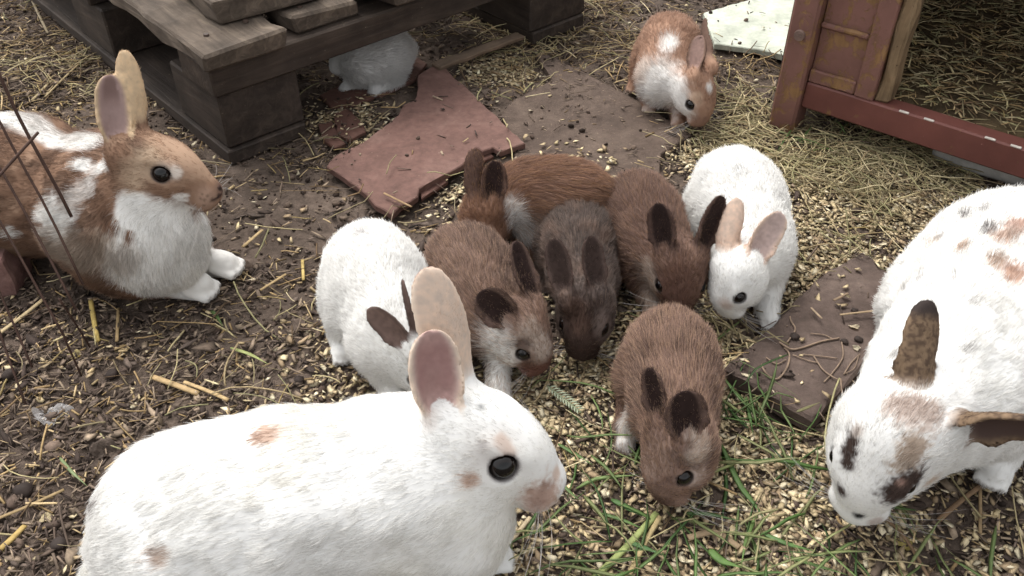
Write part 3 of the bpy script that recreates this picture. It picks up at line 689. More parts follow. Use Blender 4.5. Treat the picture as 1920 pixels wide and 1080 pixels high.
# ------------------------------------------------------------------ the adults
def adult_white_front():
    r = Rabbit(.0024); Rm = G(388, 990, .088); S = G(770, 925, .085); Hd = G(918, 838, .138); Nz = G(1056, 892, .112); fwd = nrm(Nz - Hd)
    d3 = S - Rm; d = nrm(V3(d3[0], d3[1], 0)); lat = V3(-d[1], d[0], 0); bk = -nrm(d3)
    r.ell(Rm, (.088, .080, .084), d3, k=.04, flow=bk)
    r.ell((Rm * .52 + S * .48) + Zv * .010, (.095, .078, .086), d3, k=.04, flow=bk)
    r.ell(S, (.072, .068, .076), d3, k=.04, flow=bk)
    r.ell(G(850, 960, .075), (.05, .055, .062), d3, k=.03, flow=bk - Zv * .5)
    r.rc(S + Zv * .02, Hd - fwd * .03, .058, .040, .04, -nrm(Hd - S), .9)
    for q in (1, -1):
        hz = Rm + lat * q * .056 + d * .03; hz[2] = .058; r.ell(hz, (.078, .036, .062), d, k=.014, flow=bk - Zv * .5)
        fa = Rm + lat * q * .062 + d * .03; fa[2] = .014; r.foot(fa, fa + d * .09, .017)
        sh = S + lat * q * .035 + d * .03; p = S + lat * q * .03 + d * .045; p[2] = .014
        r.rc(V3(sh[0], sh[1], .06), p - d * .01, .030, .016, .03, V3(0, 0, -1), .7); r.foot(p - d * .01, p + d * .02, .0145)
    r.ell(Rm - d * .080 - Zv * .045, (.026, .024, .03), d, k=.015, flow=bk)
    r.head(Hd, fwd, .146, eye=.079, roll=R_(-8), wide=1.12, snout=.98)
    n0 = r.HW(-.33, -.12, .16); f0 = r.HW(-.27, .11, .21)
    r.ear(n0, G(806, 618, .255), .0215, (.42, -.9, .25), .9, .0024); r.ear(f0, G(793, 498, .285), .0215, (-.55, .8, .1), .9, .0024)
    r.lid = (.10, .07, .065)
    TAN = srgb(186, 150, 124)
    def paint(p):
        p.mottle((.74, .71, .63), 12, .5, .8, .45); p.mottle((.60, .585, .55), 30, .6, .85, .06)
        p.patch((505, 808), 27, TAN, soft=.4, rag=.8, scale=260); p.patch((297, 1045), 20, srgb(176, 150, 130), soft=.6, rag=.5); p.patch((172, 935), 16, srgb(150, 140, 135), soft=.6)
        p.patch((888, 905), 15, TAN, soft=.5); p.patch((948, 828), 16, TAN, (960, 850), soft=.5, amt=.8); p.patch((905, 838), 10, srgb(120, 105, 100), soft=.8, amt=.6)
        p.patch((930, 857), 44, srgb(170, 158, 150), soft=.8, amt=.35); p.patch((1022, 935), 36, srgb(176, 138, 114), soft=.5, rag=.9, scale=320); p.patch((1000, 950), 30, srgb(180, 140, 118), soft=.7, amt=.7); p.patch((1050, 885), 13, srgb(204, 180, 164), soft=.5); p.patch((1030, 915), 12, srgb(140, 104, 84), (1012, 945), soft=.7, rag=.9, scale=320, amt=.6)
        p.patch((905, 760), 7, srgb(140, 140, 140), soft=.7); p.patch((812, 700), 14, srgb(190, 160, 142), (800, 800), soft=.8, amt=.25)
        p.mask(p.inn * sstep(.2, .45, p.eu) * (1 - sstep(.75, .95, p.eu)), srgb(150, 96, 92), .6)
        p.mask(p.earm * (1 - p.inn) * sstep(.78, .95, p.eb), srgb(232, 214, 196), .7)
    finish(r, 'rabbit', 'large white rabbit with a few tan spots nearest the camera, facing right', 'rabbit', paint, 150000, .0100, bk, 'adult rabbits', lumpy=.0062, lift=.20, clump=.004, clump_amt=.12, frizz=.10, rad=.00016, tone=.03, ear_in=srgb(178, 132, 122), ear_out=srgb(208, 184, 164), base=WHITE, seed=100)
adult_white_front()
def adult_tan_lying():
    r = Rabbit(.0023); Rm = G(-95, 342, .088); M = G(60, 350, .088); S = G(210, 385, .088); Hd = G(308, 320, .168); Nz = G(446, 364, .144); fwd = nrm(Nz - Hd)
    d3 = S - Rm; d = nrm(V3(d3[0], d3[1], 0)); lat = V3(-d[1], d[0], 0); bk = -nrm(d3)
    r.ell(Rm, (.10, .090, .088), d3, k=.04, flow=bk); r.ell(M, (.10, .088, .084), d3, k=.04, flow=bk); r.ell(S, (.075, .082, .085), d3, k=.04, flow=bk)
    r.ell(G(280, 440, .080), (.045, .052, .066), d3, k=.04, flow=V3(-.3, 0, -1)); r.ell(G(318, 446, .086), (.034, .046, .050), d3, k=.04, flow=V3(-.2, 0, -1))
    r.ell(G(235, 440, .070), (.062, .060, .068), d3, k=.05, flow=V3(-.6, 0, -.6))
    r.rc(S + Zv * .012, Hd - fwd * .022 - Zv * .018, .060, .040, .035, -nrm(Hd - S), .8)
    for px, py, q in ((356, 536, -1), (404, 494, 1)):
        p = G(px, py, .014); r.rc(G(300, 490, .040) + lat * (q + 1) * .03, p - d * .02 + Zv * .004, .026, .017, .012, d, .5); r.foot(p - d * .022, p + d * .014, .0175, k=.006, fl=.25)
    for q in (1, -1):
        hz = Rm + lat * q * .05 + d * .02; hz[2] = .06; r.ell(hz, (.085, .04, .06), d, k=.03, flow=bk - Zv * .4)
        fa = Rm + lat * q * .065 + d * .01; fa[2] = .014; r.foot(fa, fa + d * .08, .017)
    r.ell(Rm - d * .10, (.028, .024, .03), d, k=.015, flow=bk)
    r.head(Hd, fwd, .126, eye=.074, roll=R_(-6), wide=1.1, snout=1.05)
    n0 = r.HW(-.36, -.12, .13); f0 = r.HW(-.28, .10, .22)
    r.ear(n0, G(204, 138, .268), .0180, (.55, -.85, .2), .85, .0028); r.ear(f0, G(232, 92, .285), .0140, (-.25, .95, .1), .9, .0030)
    r.lid = (.09, .06, .05)
    BRN = srgb(134, 94, 62); W2 = (.80, .79, .765); GR = srgb(150, 138, 128)
    def paint(p):
        p.mottle(srgb(100, 70, 50), 40, .5, .7, .7); p.mottle(srgb(168, 128, 92), 70, .55, .75, .5)
        # far flank white and grey, bib and belly white, mottled patches on the shoulder
        p.patch((10, 205), 30, W2, (170, 258), soft=.35, rag=.4, scale=60); p.patch((60, 215), 25, GR, (150, 250), soft=.6, rag=.7, amt=.5)
        p.patch((310, 480), 95, W2, soft=.15, rag=.22, scale=60); p.patch((255, 400), 40, W2, (330, 432), soft=.2, rag=.35, scale=80); p.patch((390, 440), 46, W2, soft=.2, rag=.2); p.patch((270, 520), 75, W2, (380, 520), soft=.2, rag=.2)
        p.patch((100, 415), 42, W2, soft=.3, rag=.75, scale=90); p.patch((135, 385), 20, W2, (160, 350), soft=.4, rag=.9, scale=110, amt=.7); p.patch((150, 302), 13, W2, (192, 310), soft=.4, rag=.8, scale=120)
        p.patch((110, 470), 40, srgb(150, 132, 112), (200, 480), soft=.5, rag=.7, amt=.8); p.patch((25, 440), 14, W2, soft=.4, rag=.8); p.patch((232, 480), 30, srgb(170, 160, 150), soft=.5, rag=.9, amt=.6)
        p.patch((212, 430), 12, BRN, soft=.4, rag=.9); p.patch((240, 445), 9, BRN, soft=.5, rag=.9)
        p.patch((366, 533), 40, (.82, .80, .76), soft=.2); p.patch((432, 495), 58, (.82, .80, .76), soft=.2)
        # face
        p.patch((308, 322), 21, srgb(206, 190, 172), soft=.6, rag=.25, amt=.8); p.patch((334, 326), 11, srgb(220, 210, 200), soft=.5); p.patch((342, 375), 13, W2, soft=.5, rag=1.0, scale=260, amt=.85)
        p.patch((395, 375), 24, srgb(150, 112, 84), soft=.6); p.patch((420, 350), 13, srgb(112, 80, 64), soft=.6); p.patch((416, 356), 4, srgb(50, 34, 30), (422, 352), soft=.4); p.patch((404, 376), 3.5, srgb(70, 48, 40), (420, 364), soft=.5, rag=.2)
        for wx, wy in ((382, 368), (388, 378), (394, 370), (376, 378), (398, 382), (386, 388), (402, 374)): p.patch((wx, wy), 2.6, srgb(84, 58, 46), soft=.5, rag=.2, amt=.7); p.patch((320, 265), 30, srgb(176, 134, 96), (380, 290), soft=.8, amt=.5)
        p.patch((250, 340), 26, srgb(190, 162, 124), (270, 300), soft=.8, amt=.5)
        p.mask(p.inn * sstep(.1, .35, p.eu), srgb(148, 116, 108), .7); p.mask(p.inn * sstep(.5, .8, p.eu) * (1 - sstep(.3, .7, p.eb)), srgb(104, 72, 64), .7)
    finish(r, 'rabbit', 'tan and white rabbit lying with its forepaws out behind the rusty wires', 'rabbit', paint, 120000, .012, bk, 'adult rabbits', lumpy=.0062, lift=.24, clump=.006, clump_amt=.35, frizz=.13, rad=.00018, tone=.10, ear_in=srgb(150, 118, 112), ear_out=srgb(190, 156, 108), base=BRN, seed=200, sat=.64)
adult_tan_lying()
def adult_spotted_right():
    r = Rabbit(.0023); Rm = G(1884, 515, .094); M = G(1842, 608, .090); S = G(1790, 712, .086); Hd = G(1642, 862, .090); Nz = G(1592, 990, .034); fwd = nrm(Nz - Hd)
    d3 = S - Rm; d = nrm(V3(d3[0], d3[1], 0)); lat = V3(-d[1], d[0], 0); bk = -nrm(d3)
    r.ell(Rm, (.10, .092, .092), d3, k=.04, flow=bk); r.ell(M, (.10, .086, .086), d3, k=.04, flow=bk); r.ell(S, (.072, .064, .072), d3, k=.04, flow=bk)
    r.rc(S, Hd - fwd * .03, .062, .042, .04, -nrm(Hd - S), .9)
    for q in (1, -1):
        hz = Rm + lat * q * .068 + d * .03; hz[2] = .06; r.ell(hz, (.085, .040, .062), d, k=.014, flow=bk - Zv * .5)
        fa = Rm + lat * q * .078 + d * .02; fa[2] = .014; r.foot(fa, fa + d * .09, .017)
    for P, q in ((G(1640, 770, .014), -1), (G(1872, 868, .014), 1)):
        r.rc(S + lat * (.045 if (P - S) @ lat > 0 else -.045) - Zv * .03, P + Zv * .012 - d * .01, .034, .017, .03, V3(0, 0, -1), .7); r.foot(P - d * .012, P + d * .016, .0145)
    r.ell(Rm - d * .10, (.028, .024, .03), d, k=.015, flow=bk)
    r.head(Hd, fwd, .128, eye=.062, wide=1.26, snout=1.0)
    l0 = G(1706, 752, .140); r0 = G(1772, 800, .130); r.rc(S + Zv * .02, G(1728, 790, .105), .055, .036, .04, -nrm(Hd - S), .8)
    r.ear(l0, G(1736, 560, .212), .0195, (-.15, .9, .3), .9, .0030); r.ear(r0, G(1965, 800, .175), .0230, (.1, -.97, -.02), .9, .0028)
    r.lid = (.03, .022, .02)
    DK = srgb(70, 52, 44); TN = srgb(128, 98, 62)
    def paint(p):
        p.mottle((.70, .69, .66), 16, .55, .8, .35)
        e = p.earm * (1 - p.inn); q = fbm(p.V, 340, 333)
        p.mask(e * sstep(.42, .66, q), srgb(80, 58, 42), .85); p.mask(p.earm * sstep(.78, .9, p.eu), srgb(62, 50, 46)); p.mask(p.inn, srgb(84, 62, 54))
        p.mask(p.earm * (1 - sstep(.1, .3, p.eu)), srgb(180, 150, 124), .5)
        for x, y, rr, c, am in ((1800, 465, 10, GR3, .7), (1796, 462, 12, srgb(188, 158, 134), .9), (1850, 428, 14, GR3, .8), (1880, 440, 22, srgb(180, 148, 126), .9), (1865, 485, 17, srgb(170, 140, 116), .9), (1900, 510, 20, srgb(176, 132, 104), .9), (1910, 420, 20, srgb(190, 150, 128), .8), (1755, 442, 9, GR3, .8), (1808, 398, 9, GR3, .9), (1840, 388, 9, GR3, .6), (1722, 515, 8, GR3, .5), (1786, 517, 6, GR3, .6), (1822, 562, 9, GR3, .55), (1815, 652, 9, GR3, .5), (1670, 665, 9, GR3, .6), (1690, 540, 7, GR3, .5), (1745, 450, 14, srgb(196, 180, 166), .5)):
            p.patch((x, y), rr * 1.1, c, soft=.4, rag=.8, scale=240, amt=min(1, am * 1.2))
        p.patch((1690, 765), 30, srgb(166, 134, 112), (1745, 775), soft=.5, rag=1.0, scale=260, amt=.8); p.patch((1715, 845), 28, srgb(160, 130, 98), (1705, 872), soft=.4, rag=.9, scale=260, amt=.9); p.patch((1708, 908), 29, DK, (1674, 930), soft=.4, rag=.8, scale=260); p.patch((1686, 906), 9, srgb(150, 110, 92), soft=.5); p.patch((1715, 895), 10, DK, soft=.6)
        p.patch((1592, 826), 14, DK, (1586, 872), soft=.5, rag=.8, scale=260); p.patch((1602, 812), 12, srgb(150, 124, 104), soft=.6, amt=.8); p.patch((1572, 925), 13, DK, soft=.5, rag=.4); p.patch((1608, 972), 11, (.012, .012, .013), soft=.4); p.patch((1640, 985), 15, srgb(178, 158, 148), soft=.5, amt=.8); p.patch((1758, 920), 14, srgb(196, 168, 140), soft=.7, amt=.7)
    GR3 = srgb(120, 112, 108)
    finish(r, 'rabbit', 'white rabbit with brown ears and dark eye patches at the right edge', 'rabbit', paint, 140000, .0115, bk, 'adult rabbits', lumpy=.0062, lift=.24, clump=.004, clump_amt=.15, frizz=.11, rad=.00017, tone=.03, ear_in=srgb(84, 62, 54), ear_out=TN, base=WHITE, seed=300)
adult_spotted_right()

# ------------------------------------------------------------------ the kits
BR = srgb(118, 80, 60); BRD = srgb(84, 58, 48); BRL = srgb(150, 112, 86)
def paint_white(spots):
    def f(p):
        p.mottle((.72, .71, .69), 18, .55, .8, .3)
        for a in spots: p.patch((a[0], a[1]), a[2], a[3], soft=.7, rag=.5, amt=a[4] if len(a) > 4 else .8)
    return f
def paint_brown(*daubs, mot=BRD, amt=.55, mask=None):
    def f(p):
        p.mottle(mot, 24, .48, .72, amt); p.mottle(srgb(146, 106, 80), 45, .55, .75, .5)
        p.mask(p.earm * (1 - p.inn), srgb(74, 50, 41), .85); C0 = p.C.copy()
        for a in daubs: p.patch(a[0], a[1], a[2], a[3] if len(a) > 3 else None, soft=.5, rag=.4, amt=a[4] if len(a) > 4 else .95)
        e = p.earm > .25; p.C[e] = C0[e]
    return f
toC = (0, -.77, .64); WH = (.80, .785, .76)
kit('rabbit_kit', 'white kit with dark ears, its head hidden behind the front rabbit ears', (697, 512, .066), (735, 625, .058), (792, 690, .048), (830, 752, .02),
    [(-1, (688, 578, .128), (-.5, -.5, .6), .0135, (772, 655, .088)), (1, (757, 522, .148), (.8, .3, .2), .0125, (790, 640, .088))],
    paint_white([(679, 432, 16, srgb(170, 165, 165), .45)]), s=1.12, L=.082, paws=[(740, 745)], base=WHITE, seed=1, ear_in=srgb(112, 84, 72), ear_out=srgb(92, 68, 58), tone=.03, nf=44000, lift=.32, fl=.010, clump_amt=.25, rad=.0002)
kit('rabbit_kit', 'brown kit with a white shoulder and grizzled face beside the front rabbit ears', (876, 498, .053), (908, 592, .054), (985, 636, .058), (1034, 704, .022),
    [(-1, (898, 548, .128), (-.30, -.7, .6), .0200, (964, 606, .092)), (1, (966, 450, .146), (.55, -.5, .5), .0150, (1004, 572, .088))],
    paint_brown(((930, 645), 36, WH, (945, 690)), ((925, 690), 36, WH, (940, 730)), ((1000, 625), 24, srgb(190, 168, 150), (1030, 660), .75), ((978, 655), 16, BRD, None, .7), ((990, 712), 30, srgb(120, 66, 50), (1030, 712), .8)), s=.94, L=.094, paws=[(938, 735)], base=srgb(138, 104, 84), seed=2, tone=.2, nf=46000, lift=.38, fl=.016, clump=.0042, clump_amt=.6, frizz=.18, tipvar=.25, tipcol=srgb(190, 158, 132))
kit('rabbit_kit', 'dark grey brown kit with its face down in the middle of the huddle', (1082, 440, .052), (1092, 525, .054), (1096, 605, .058), (1085, 700, .02),
    [(-1, (1036, 446, .146), (-.3, -.7, .6), .0145, (1062, 562, .092)), (1, (1108, 440, .148), (.4, -.7, .6), .0145, (1122, 556, .092))],
    paint_brown(((1095, 620), 60, srgb(58, 38, 30), (1090, 690), .9), ((1080, 580), 20, srgb(92, 62, 46), (1080, 610), .6), ((1140, 600), 22, srgb(126, 104, 94), (1150, 640), .7), mot=srgb(86, 70, 64), amt=.8), s=.84, L=.092, paws=[(1120, 590), (1075, 590)], base=srgb(98, 80, 71), seed=3, tone=.2, nf=42000, lift=.38, fl=.015, clump_amt=.55, frizz=.18, tipvar=.2, tipcol=srgb(140, 120, 106), ear_in=srgb(60, 43, 37))
kit('rabbit_kit', 'reddish brown kit with a white neck patch at the back of the huddle', (1072, 382, .062), (978, 372, .058), (916, 420, .056), (936, 486, .022),
    [(-1, (888, 278, .140), (-.4, .85, .1), .0150, (893, 385, .084)), (1, (928, 300, .138), (.15, -.85, .4), .0165, (925, 385, .086))],
    paint_brown(((962, 398), 20, WH, (975, 440)), ((1000, 430), 24, srgb(150, 134, 122), (1040, 425), .6), ((1110, 440), 24, srgb(110, 100, 98), None, .8), ((920, 420), 40, srgb(134, 88, 54), None, .7), ((885, 335), 14, srgb(138, 108, 98), (890, 300), .6)), s=1.0, L=.090, roll=-22, paws=[(992, 462)], base=srgb(138, 96, 70), sat=.66, seed=4, tone=.16, nf=46000, lift=.36, fl=.016, clump=.005, frizz=.16, tipvar=.28, tipcol=srgb(180, 140, 104))
kit('rabbit_kit', 'brown kit with upright dark ears touching heads with the white kit', (1196, 398, .056), (1226, 470, .056), (1274, 526, .062), (1270, 606, .022),
    [(-1, (1234, 380, .152), (-.5, -.6, .4), .0175, (1248, 480, .092)), (1, (1356, 366, .155), (.5, -.7, .3), .0165, (1308, 482, .092))],
    paint_brown(((1215, 560), 22, srgb(190, 168, 148), (1215, 510), .7), ((1272, 540), 50, srgb(104, 64, 44), None, .75), ((1270, 595), 24, srgb(70, 40, 32), None, .7)), s=.95, L=.096, paws=[(1232, 600)], base=srgb(120, 84, 66), sat=.6, seed=5, tone=.15, nf=44000, lift=.4, fl=.0145, frizz=.15, tipvar=.25, tipcol=srgb(164, 130, 104))
kit('rabbit_kit', 'white kit with pinkish tan ears at the right of the huddle', (1378, 362, .068), (1412, 462, .062), (1376, 534, .068), (1338, 622, .014),
    [(-1, (1384, 370, .148), (.15, .8, .1), .0135, (1352, 490, .094)), (1, (1468, 398, .146), (.1, -.85, .4), .0170, (1402, 500, .092))],
    paint_white([(1386, 318, 12, srgb(170, 170, 172), .4), (1358, 578, 13, srgb(190, 160, 140), .6), (1318, 325, 14, srgb(200, 200, 200), .3)]), s=1.14, L=.090, paws=[(1440, 590)], base=WHITE, seed=6, ear_in=srgb(176, 146, 136), ear_out=srgb(196, 164, 140), tone=.03, nf=46000, lift=.32, fl=.0105, clump_amt=.25, rad=.0002, roll=18)
kit('rabbit_kit', 'brown kit nibbling grass in the foreground with a round dark ear', (1258, 662, .054), (1264, 768, .056), (1264, 862, .058), (1228, 958, .016),
    [(-1, (1218, 688, .142), (-.75, -.5, .3), .0150, (1236, 795, .092)), (1, (1280, 734, .150), (.15, -.8, .6), .0205, (1290, 826, .100))],
    paint_brown(((1172, 790), 26, WH, (1172, 815)), ((1320, 850), 30, srgb(206, 188, 172), (1330, 800), .8), ((1310, 900), 22, srgb(186, 160, 144), None, .7), ((1215, 870), 34, srgb(160, 128, 108), (1230, 850), .5), ((1235, 945), 20, srgb(84, 54, 44), None, .7), ((1255, 900), 14, BRD, None, .4)), s=.88, L=.100, roll=24, paws=[(1172, 815), (1312, 850)], base=srgb(140, 104, 84), seed=7, tone=.17, nf=50000, lift=.38, fl=.0155, clump=.0045, clump_amt=.5, spread=1.05, frizz=.18, tipvar=.35, tipcol=srgb(196, 164, 138))
kit('rabbit_kit', 'tan and white kit crouching between the dusty slab and the hutch', (1256, 86, .062), (1246, 142, .058), (1307, 186, .058), (1324, 244, .020),
    [(-1, (1312, 64, .142), (-.5, -.8, .3), .0150, (1300, 140, .098)), (1, (1322, 36, .115), (.4, .8, .1), .0150, (1336, 128, .092))],
    paint_brown(((1240, 185), 40, WH, (1230, 150)), ((1250, 85), 16, WH, (1255, 70), .9), ((1215, 190), 34, WH), ((1270, 205), 26, WH, (1262, 170)), ((1195, 130), 24, srgb(214, 202, 192), None, .8), ((1336, 165), 9, WH), ((1304, 192), 14, srgb(200, 170, 140), None, .5), ((1320, 235), 18, srgb(150, 110, 92), None, .7), mot=srgb(150, 108, 78), amt=.4), s=1.07, L=.092, paws=[(1218, 196), (1272, 222)], base=srgb(166, 124, 94), sat=.72, seed=8, tone=.12, nf=26000, ear_in=srgb(140, 108, 96), ear_out=srgb(176, 136, 108), group=None)
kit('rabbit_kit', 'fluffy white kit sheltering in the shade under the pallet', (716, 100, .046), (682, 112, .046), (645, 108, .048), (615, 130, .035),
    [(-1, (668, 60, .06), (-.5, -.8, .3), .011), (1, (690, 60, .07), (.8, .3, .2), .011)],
    paint_white([]), s=.9, L=.07, paws=[(658, 160), (702, 152)], base=(.6, .6, .59), seed=9, ear_in=srgb(170, 150, 140), ear_out=(.6, .58, .55), tone=.06, nf=20000, group=None, high=-.004)  # fur base greyer than WHITE: the pallet's shade is put into its colour
o = bm_obj('pale_stone', box_bm(.17, .09, .040, .016, 3, 6, .002, 33), mat_stone('smooth_pale_stone', srgb(150, 148, 144), srgb(176, 174, 170), srgb(190, 188, 184), .8, 30, .15), None, smooth=True)
pq = G(1738, 300, 0); o.location = [float(pq[0]), float(pq[1]), -.002]; o.rotation_euler = (0, 0, HF.a + .02); tag(o, 'smooth pale grey stone in the shadow beneath the hutch rail', 'stone')
# ------------------------------------------------------------------ litter
def scatter(n, blobs, seed, xr=(-1.25, 1.25), yr=(.30, 2.1)):
    """random ground points; blobs = (px, py, radius in metres, weight), plus a base weight"""
    rg = np.random.default_rng(seed); out = []; tot = 0; C = [(G(b[0], b[1])[:2], b[2], b[3]) for b in blobs if len(b) == 4]; base = [b[0] for b in blobs if len(b) == 1][0]
    mx = max([base] + [c[2] for c in C]) * 1.15
    while tot < n:
        P = np.stack([rg.uniform(*xr, n), rg.uniform(*yr, n)], 1); w = np.full(n, base)
        for c, r, k in C: w = w + (k - w) * np.exp(-(((P - c) ** 2).sum(1) / r ** 2) ** 2)
        nz = fbm(np.hstack([P, np.zeros((n, 1))]), 16, seed, 2); w = w * (.35 + 1.3 * sstep(.25, .75, nz))
        for poly, zt, dn in SLABS: w = np.where(inpoly(P, poly), w * dn, w)
        k = P[rg.random(n) < w / mx]; out.append(k); tot += len(k)
    return np.vstack(out)[:n]
def inpoly(P, poly):
    x, y = P[..., 0], P[..., 1]; r = np.zeros(x.shape, bool); j = len(poly) - 1
    for i in range(len(poly)):
        xi, yi = poly[i]; xj, yj = poly[j]
        if yi != yj: r ^= ((yi > y) != (yj > y)) & (x < (xj - xi) * (y - yi) / (yj - yi) + xi)
        j = i
    return r
def gl(x, y):
    """height of whatever litter falls on: the soil or a slab lying on it"""
    P = np.stack([x, y], -1); z = gh(x, y)
    for poly, zt, _ in SLABS: z = np.where(inpoly(P, poly), np.maximum(z, zt), z)
    return z
def inst(name, mats, VT, FT, pos, yaw, scale, tilt, col, label, cat, seed=0):
    """merge copies of small template pieces (list of templates) into one body of litter"""
    rg = np.random.default_rng(seed + 5); n = len(pos); which = rg.integers(0, len(VT), n); Vs, Fs, Cs = [], [], []; off = 0
    for k in range(len(VT)):
        s = np.where(which == k)[0]; m = len(s)
        if not m: continue
        v = VT[k][None] * scale[s][:, None, :]; tx, ty = tilt[s, 0], tilt[s, 1]; ro = rg.uniform(0, 6.28, m)
        x, y, z = v[..., 0], v[..., 1], v[..., 2]
        z2 = z + x * np.sin(ty)[:, None] + y * np.sin(tx)[:, None]
        c, si = np.cos(yaw[s])[:, None], np.sin(yaw[s])[:, None]
        W = np.stack([x * c - y * si, x * si + y * c, z2], -1) + pos[s][:, None]
        Vs.append(W.reshape(-1, 3)); Fs.append((FT[k][None] + (np.arange(m) * len(VT[k]))[:, None, None]).reshape(-1, FT[k].shape[1]) + off)
        Cs.append(np.repeat(col[s], len(VT[k]), 0)); off += m * len(VT[k])
    F4 = np.vstack(Fs); V = np.vstack(Vs); C = np.vstack(Cs)
    o = mesh_np(name, V, F4, mats, None, None, C, smooth=False)
    return tag(o, label, cat, None, 'stuff')
def pal_pick(pal, n, rg, jit=.15):
    p = np.array(pal); c = p[rg.integers(0, len(p), n)]; return np.clip(c * rg.normal(1, jit, (n, 1)), .004, .9)
def t_straw(bend, seg=3, sides=4, flat=.55):
    t = np.linspace(-.5, .5, seg + 1); P = np.stack([t, bend * (1 - 4 * t * t) * .5, 0 * t], 1); r = .5 * np.ones(seg + 1)
    V = []
    for i in range(seg + 1):
        for k in range(sides):
            a = k / sides * 2 * np.pi + np.pi / 4; V.append(P[i] * [1, 1, 1] + [0, 0, 0] if False else (P[i][0], P[i][1], 0, math.cos(a), math.sin(a)))
    V = np.array(V); F = []
    for i in range(seg):
        for k in range(sides): F.append((i * sides + k, i * sides + (k + 1) % sides, (i + 1) * sides + (k + 1) % sides, (i + 1) * sides + k))
    F.append((3, 2, 1, 0)); F.append((seg * sides, seg * sides + 1, seg * sides + 2, seg * sides + 3))
    return V, np.array(F)
def strands(name, n_pos, yaw, length, width, bend, col, mat, label, cat, lift, seg=4, flat=.5, arch=0.0, seed=0, taper=False, vfold=False, tiltz=None):
    """straw, hay and blades: n separate tapering stalks, each a closed four sided strip, in one mesh"""
    rg = np.random.default_rng(seed); n = len(n_pos); t = np.linspace(0, 1, seg + 1)
    th = yaw[:, None] + bend[:, None] * (t[None] - .5) + (rg.normal(0, .12, (n, seg + 1)) if seg > 4 else 0)
    dx = np.cos(th); dy = np.sin(th); st = length[:, None] / seg
    x = np.cumsum(np.hstack([np.zeros((n, 1)), (dx[:, :-1] + dx[:, 1:]) * .5 * st]), 1); y = np.cumsum(np.hstack([np.zeros((n, 1)), (dy[:, :-1] + dy[:, 1:]) * .5 * st]), 1)
    x += n_pos[:, :1] - x.mean(1, keepdims=True); y += n_pos[:, 1:2] - y.mean(1, keepdims=True)
    z = gl(x, y).max(1)[:, None] * .5 + gl(x, y) * .5 + lift[:, None] + arch * length[:, None] * (t * (1 - t))[None] * 4 * rg.uniform(.2, 1, (n, 1))
    if tiltz is not None: z = z + (t[None] - .3) * length[:, None] * tiltz[:, None]
    z = np.maximum(z, gl(x, y) + width[:, None] * .3)
    P = np.stack([x, y, z], -1); A = np.stack([-dy, dx, np.zeros_like(dx)], -1)
    w = width[:, None] * (np.ones(seg + 1) if not taper else np.clip(np.minimum(t * 6 + .35, (1.02 - t) * 2.2), .08, 1))[None]
    hgt = w * flat
    Zd = np.array([0, 0, 1.0]); tw = rg.uniform(-.7, .7, (n, 1))
    A2 = A * np.cos(tw)[..., None] + Zd * np.sin(tw)[..., None]; B2 = Zd * np.cos(tw)[..., None] - A * np.sin(tw)[..., None]
    h0 = -.35 if vfold else 0.0
    V = np.stack([P + A2 * w[..., None] * .5 + B2 * (.25 * hgt if vfold else 0 * hgt)[..., None], P + B2 * (hgt * (.12 if vfold else .5))[..., None] * (-1 if vfold else 1) + B2 * (hgt * .12 if vfold else 0 * hgt)[..., None], P - A2 * w[..., None] * .5 + B2 * (.25 * hgt if vfold else 0 * hgt)[..., None], P - B2 * hgt[..., None] * .5], 2)
    V = V.reshape(n, -1, 3); m = V.shape[1]; F = []
    for i in range(seg):
        for k in range(4): F.append((i * 4 + k, i * 4 + (k + 1) % 4, (i + 1) * 4 + (k + 1) % 4, (i + 1) * 4 + k))
    F.append((3, 2, 1, 0)); F.append((seg * 4, seg * 4 + 1, seg * 4 + 2, seg * 4 + 3)); F = np.array(F)
    FF = (F[None] + (np.arange(n) * m)[:, None, None]).reshape(-1, 4)
    return tag(mesh_np(name, V.reshape(-1, 3), FF, mat, None, None, np.repeat(col, m, 0), smooth=False), label, cat, None, 'stuff')
M_LIT = mat_attr('litter', .85, .25, .25); M_GRASS = mat_attr('grass', .55, .4, .15, trans=.25); M_CRUMB = mat_attr('crumbs', .9, .2, .3)
rl = np.random.default_rng(21)
STRAW = [srgb(160, 136, 98), srgb(136, 114, 82), srgb(182, 160, 122), srgb(116, 95, 70), srgb(100, 81, 61), srgb(150, 132, 90)]
DULL = [srgb(112, 97, 84), srgb(92, 78, 68), srgb(130, 114, 98), srgb(78, 65, 57), srgb(144, 127, 108), srgb(68, 57, 51), srgb(100, 87, 78)]
FLAKE = [srgb(206, 189, 154), srgb(188, 169, 134), srgb(218, 205, 175), srgb(172, 152, 121), srgb(150, 130, 104), srgb(200, 181, 142)]
CRUMB = [srgb(58, 48, 42), srgb(76, 63, 55), srgb(92, 78, 69), srgb(48, 39, 34), srgb(106, 91, 80)]
HAY = [srgb(176, 162, 124), srgb(158, 146, 110), srgb(192, 178, 142), srgb(134, 122, 94), srgb(158, 140, 108), srgb(144, 138, 102)]
GRASS = [srgb(74, 100, 50), srgb(90, 114, 62), srgb(62, 88, 44), srgb(108, 126, 76), srgb(128, 136, 88), srgb(144, 146, 100)]
BARE = [(560, 400, .11, .2), (500, 370, .08, .12), (1120, 220, .12, .2), (470, 440, .07, .15), (820, 400, .09, .5)]
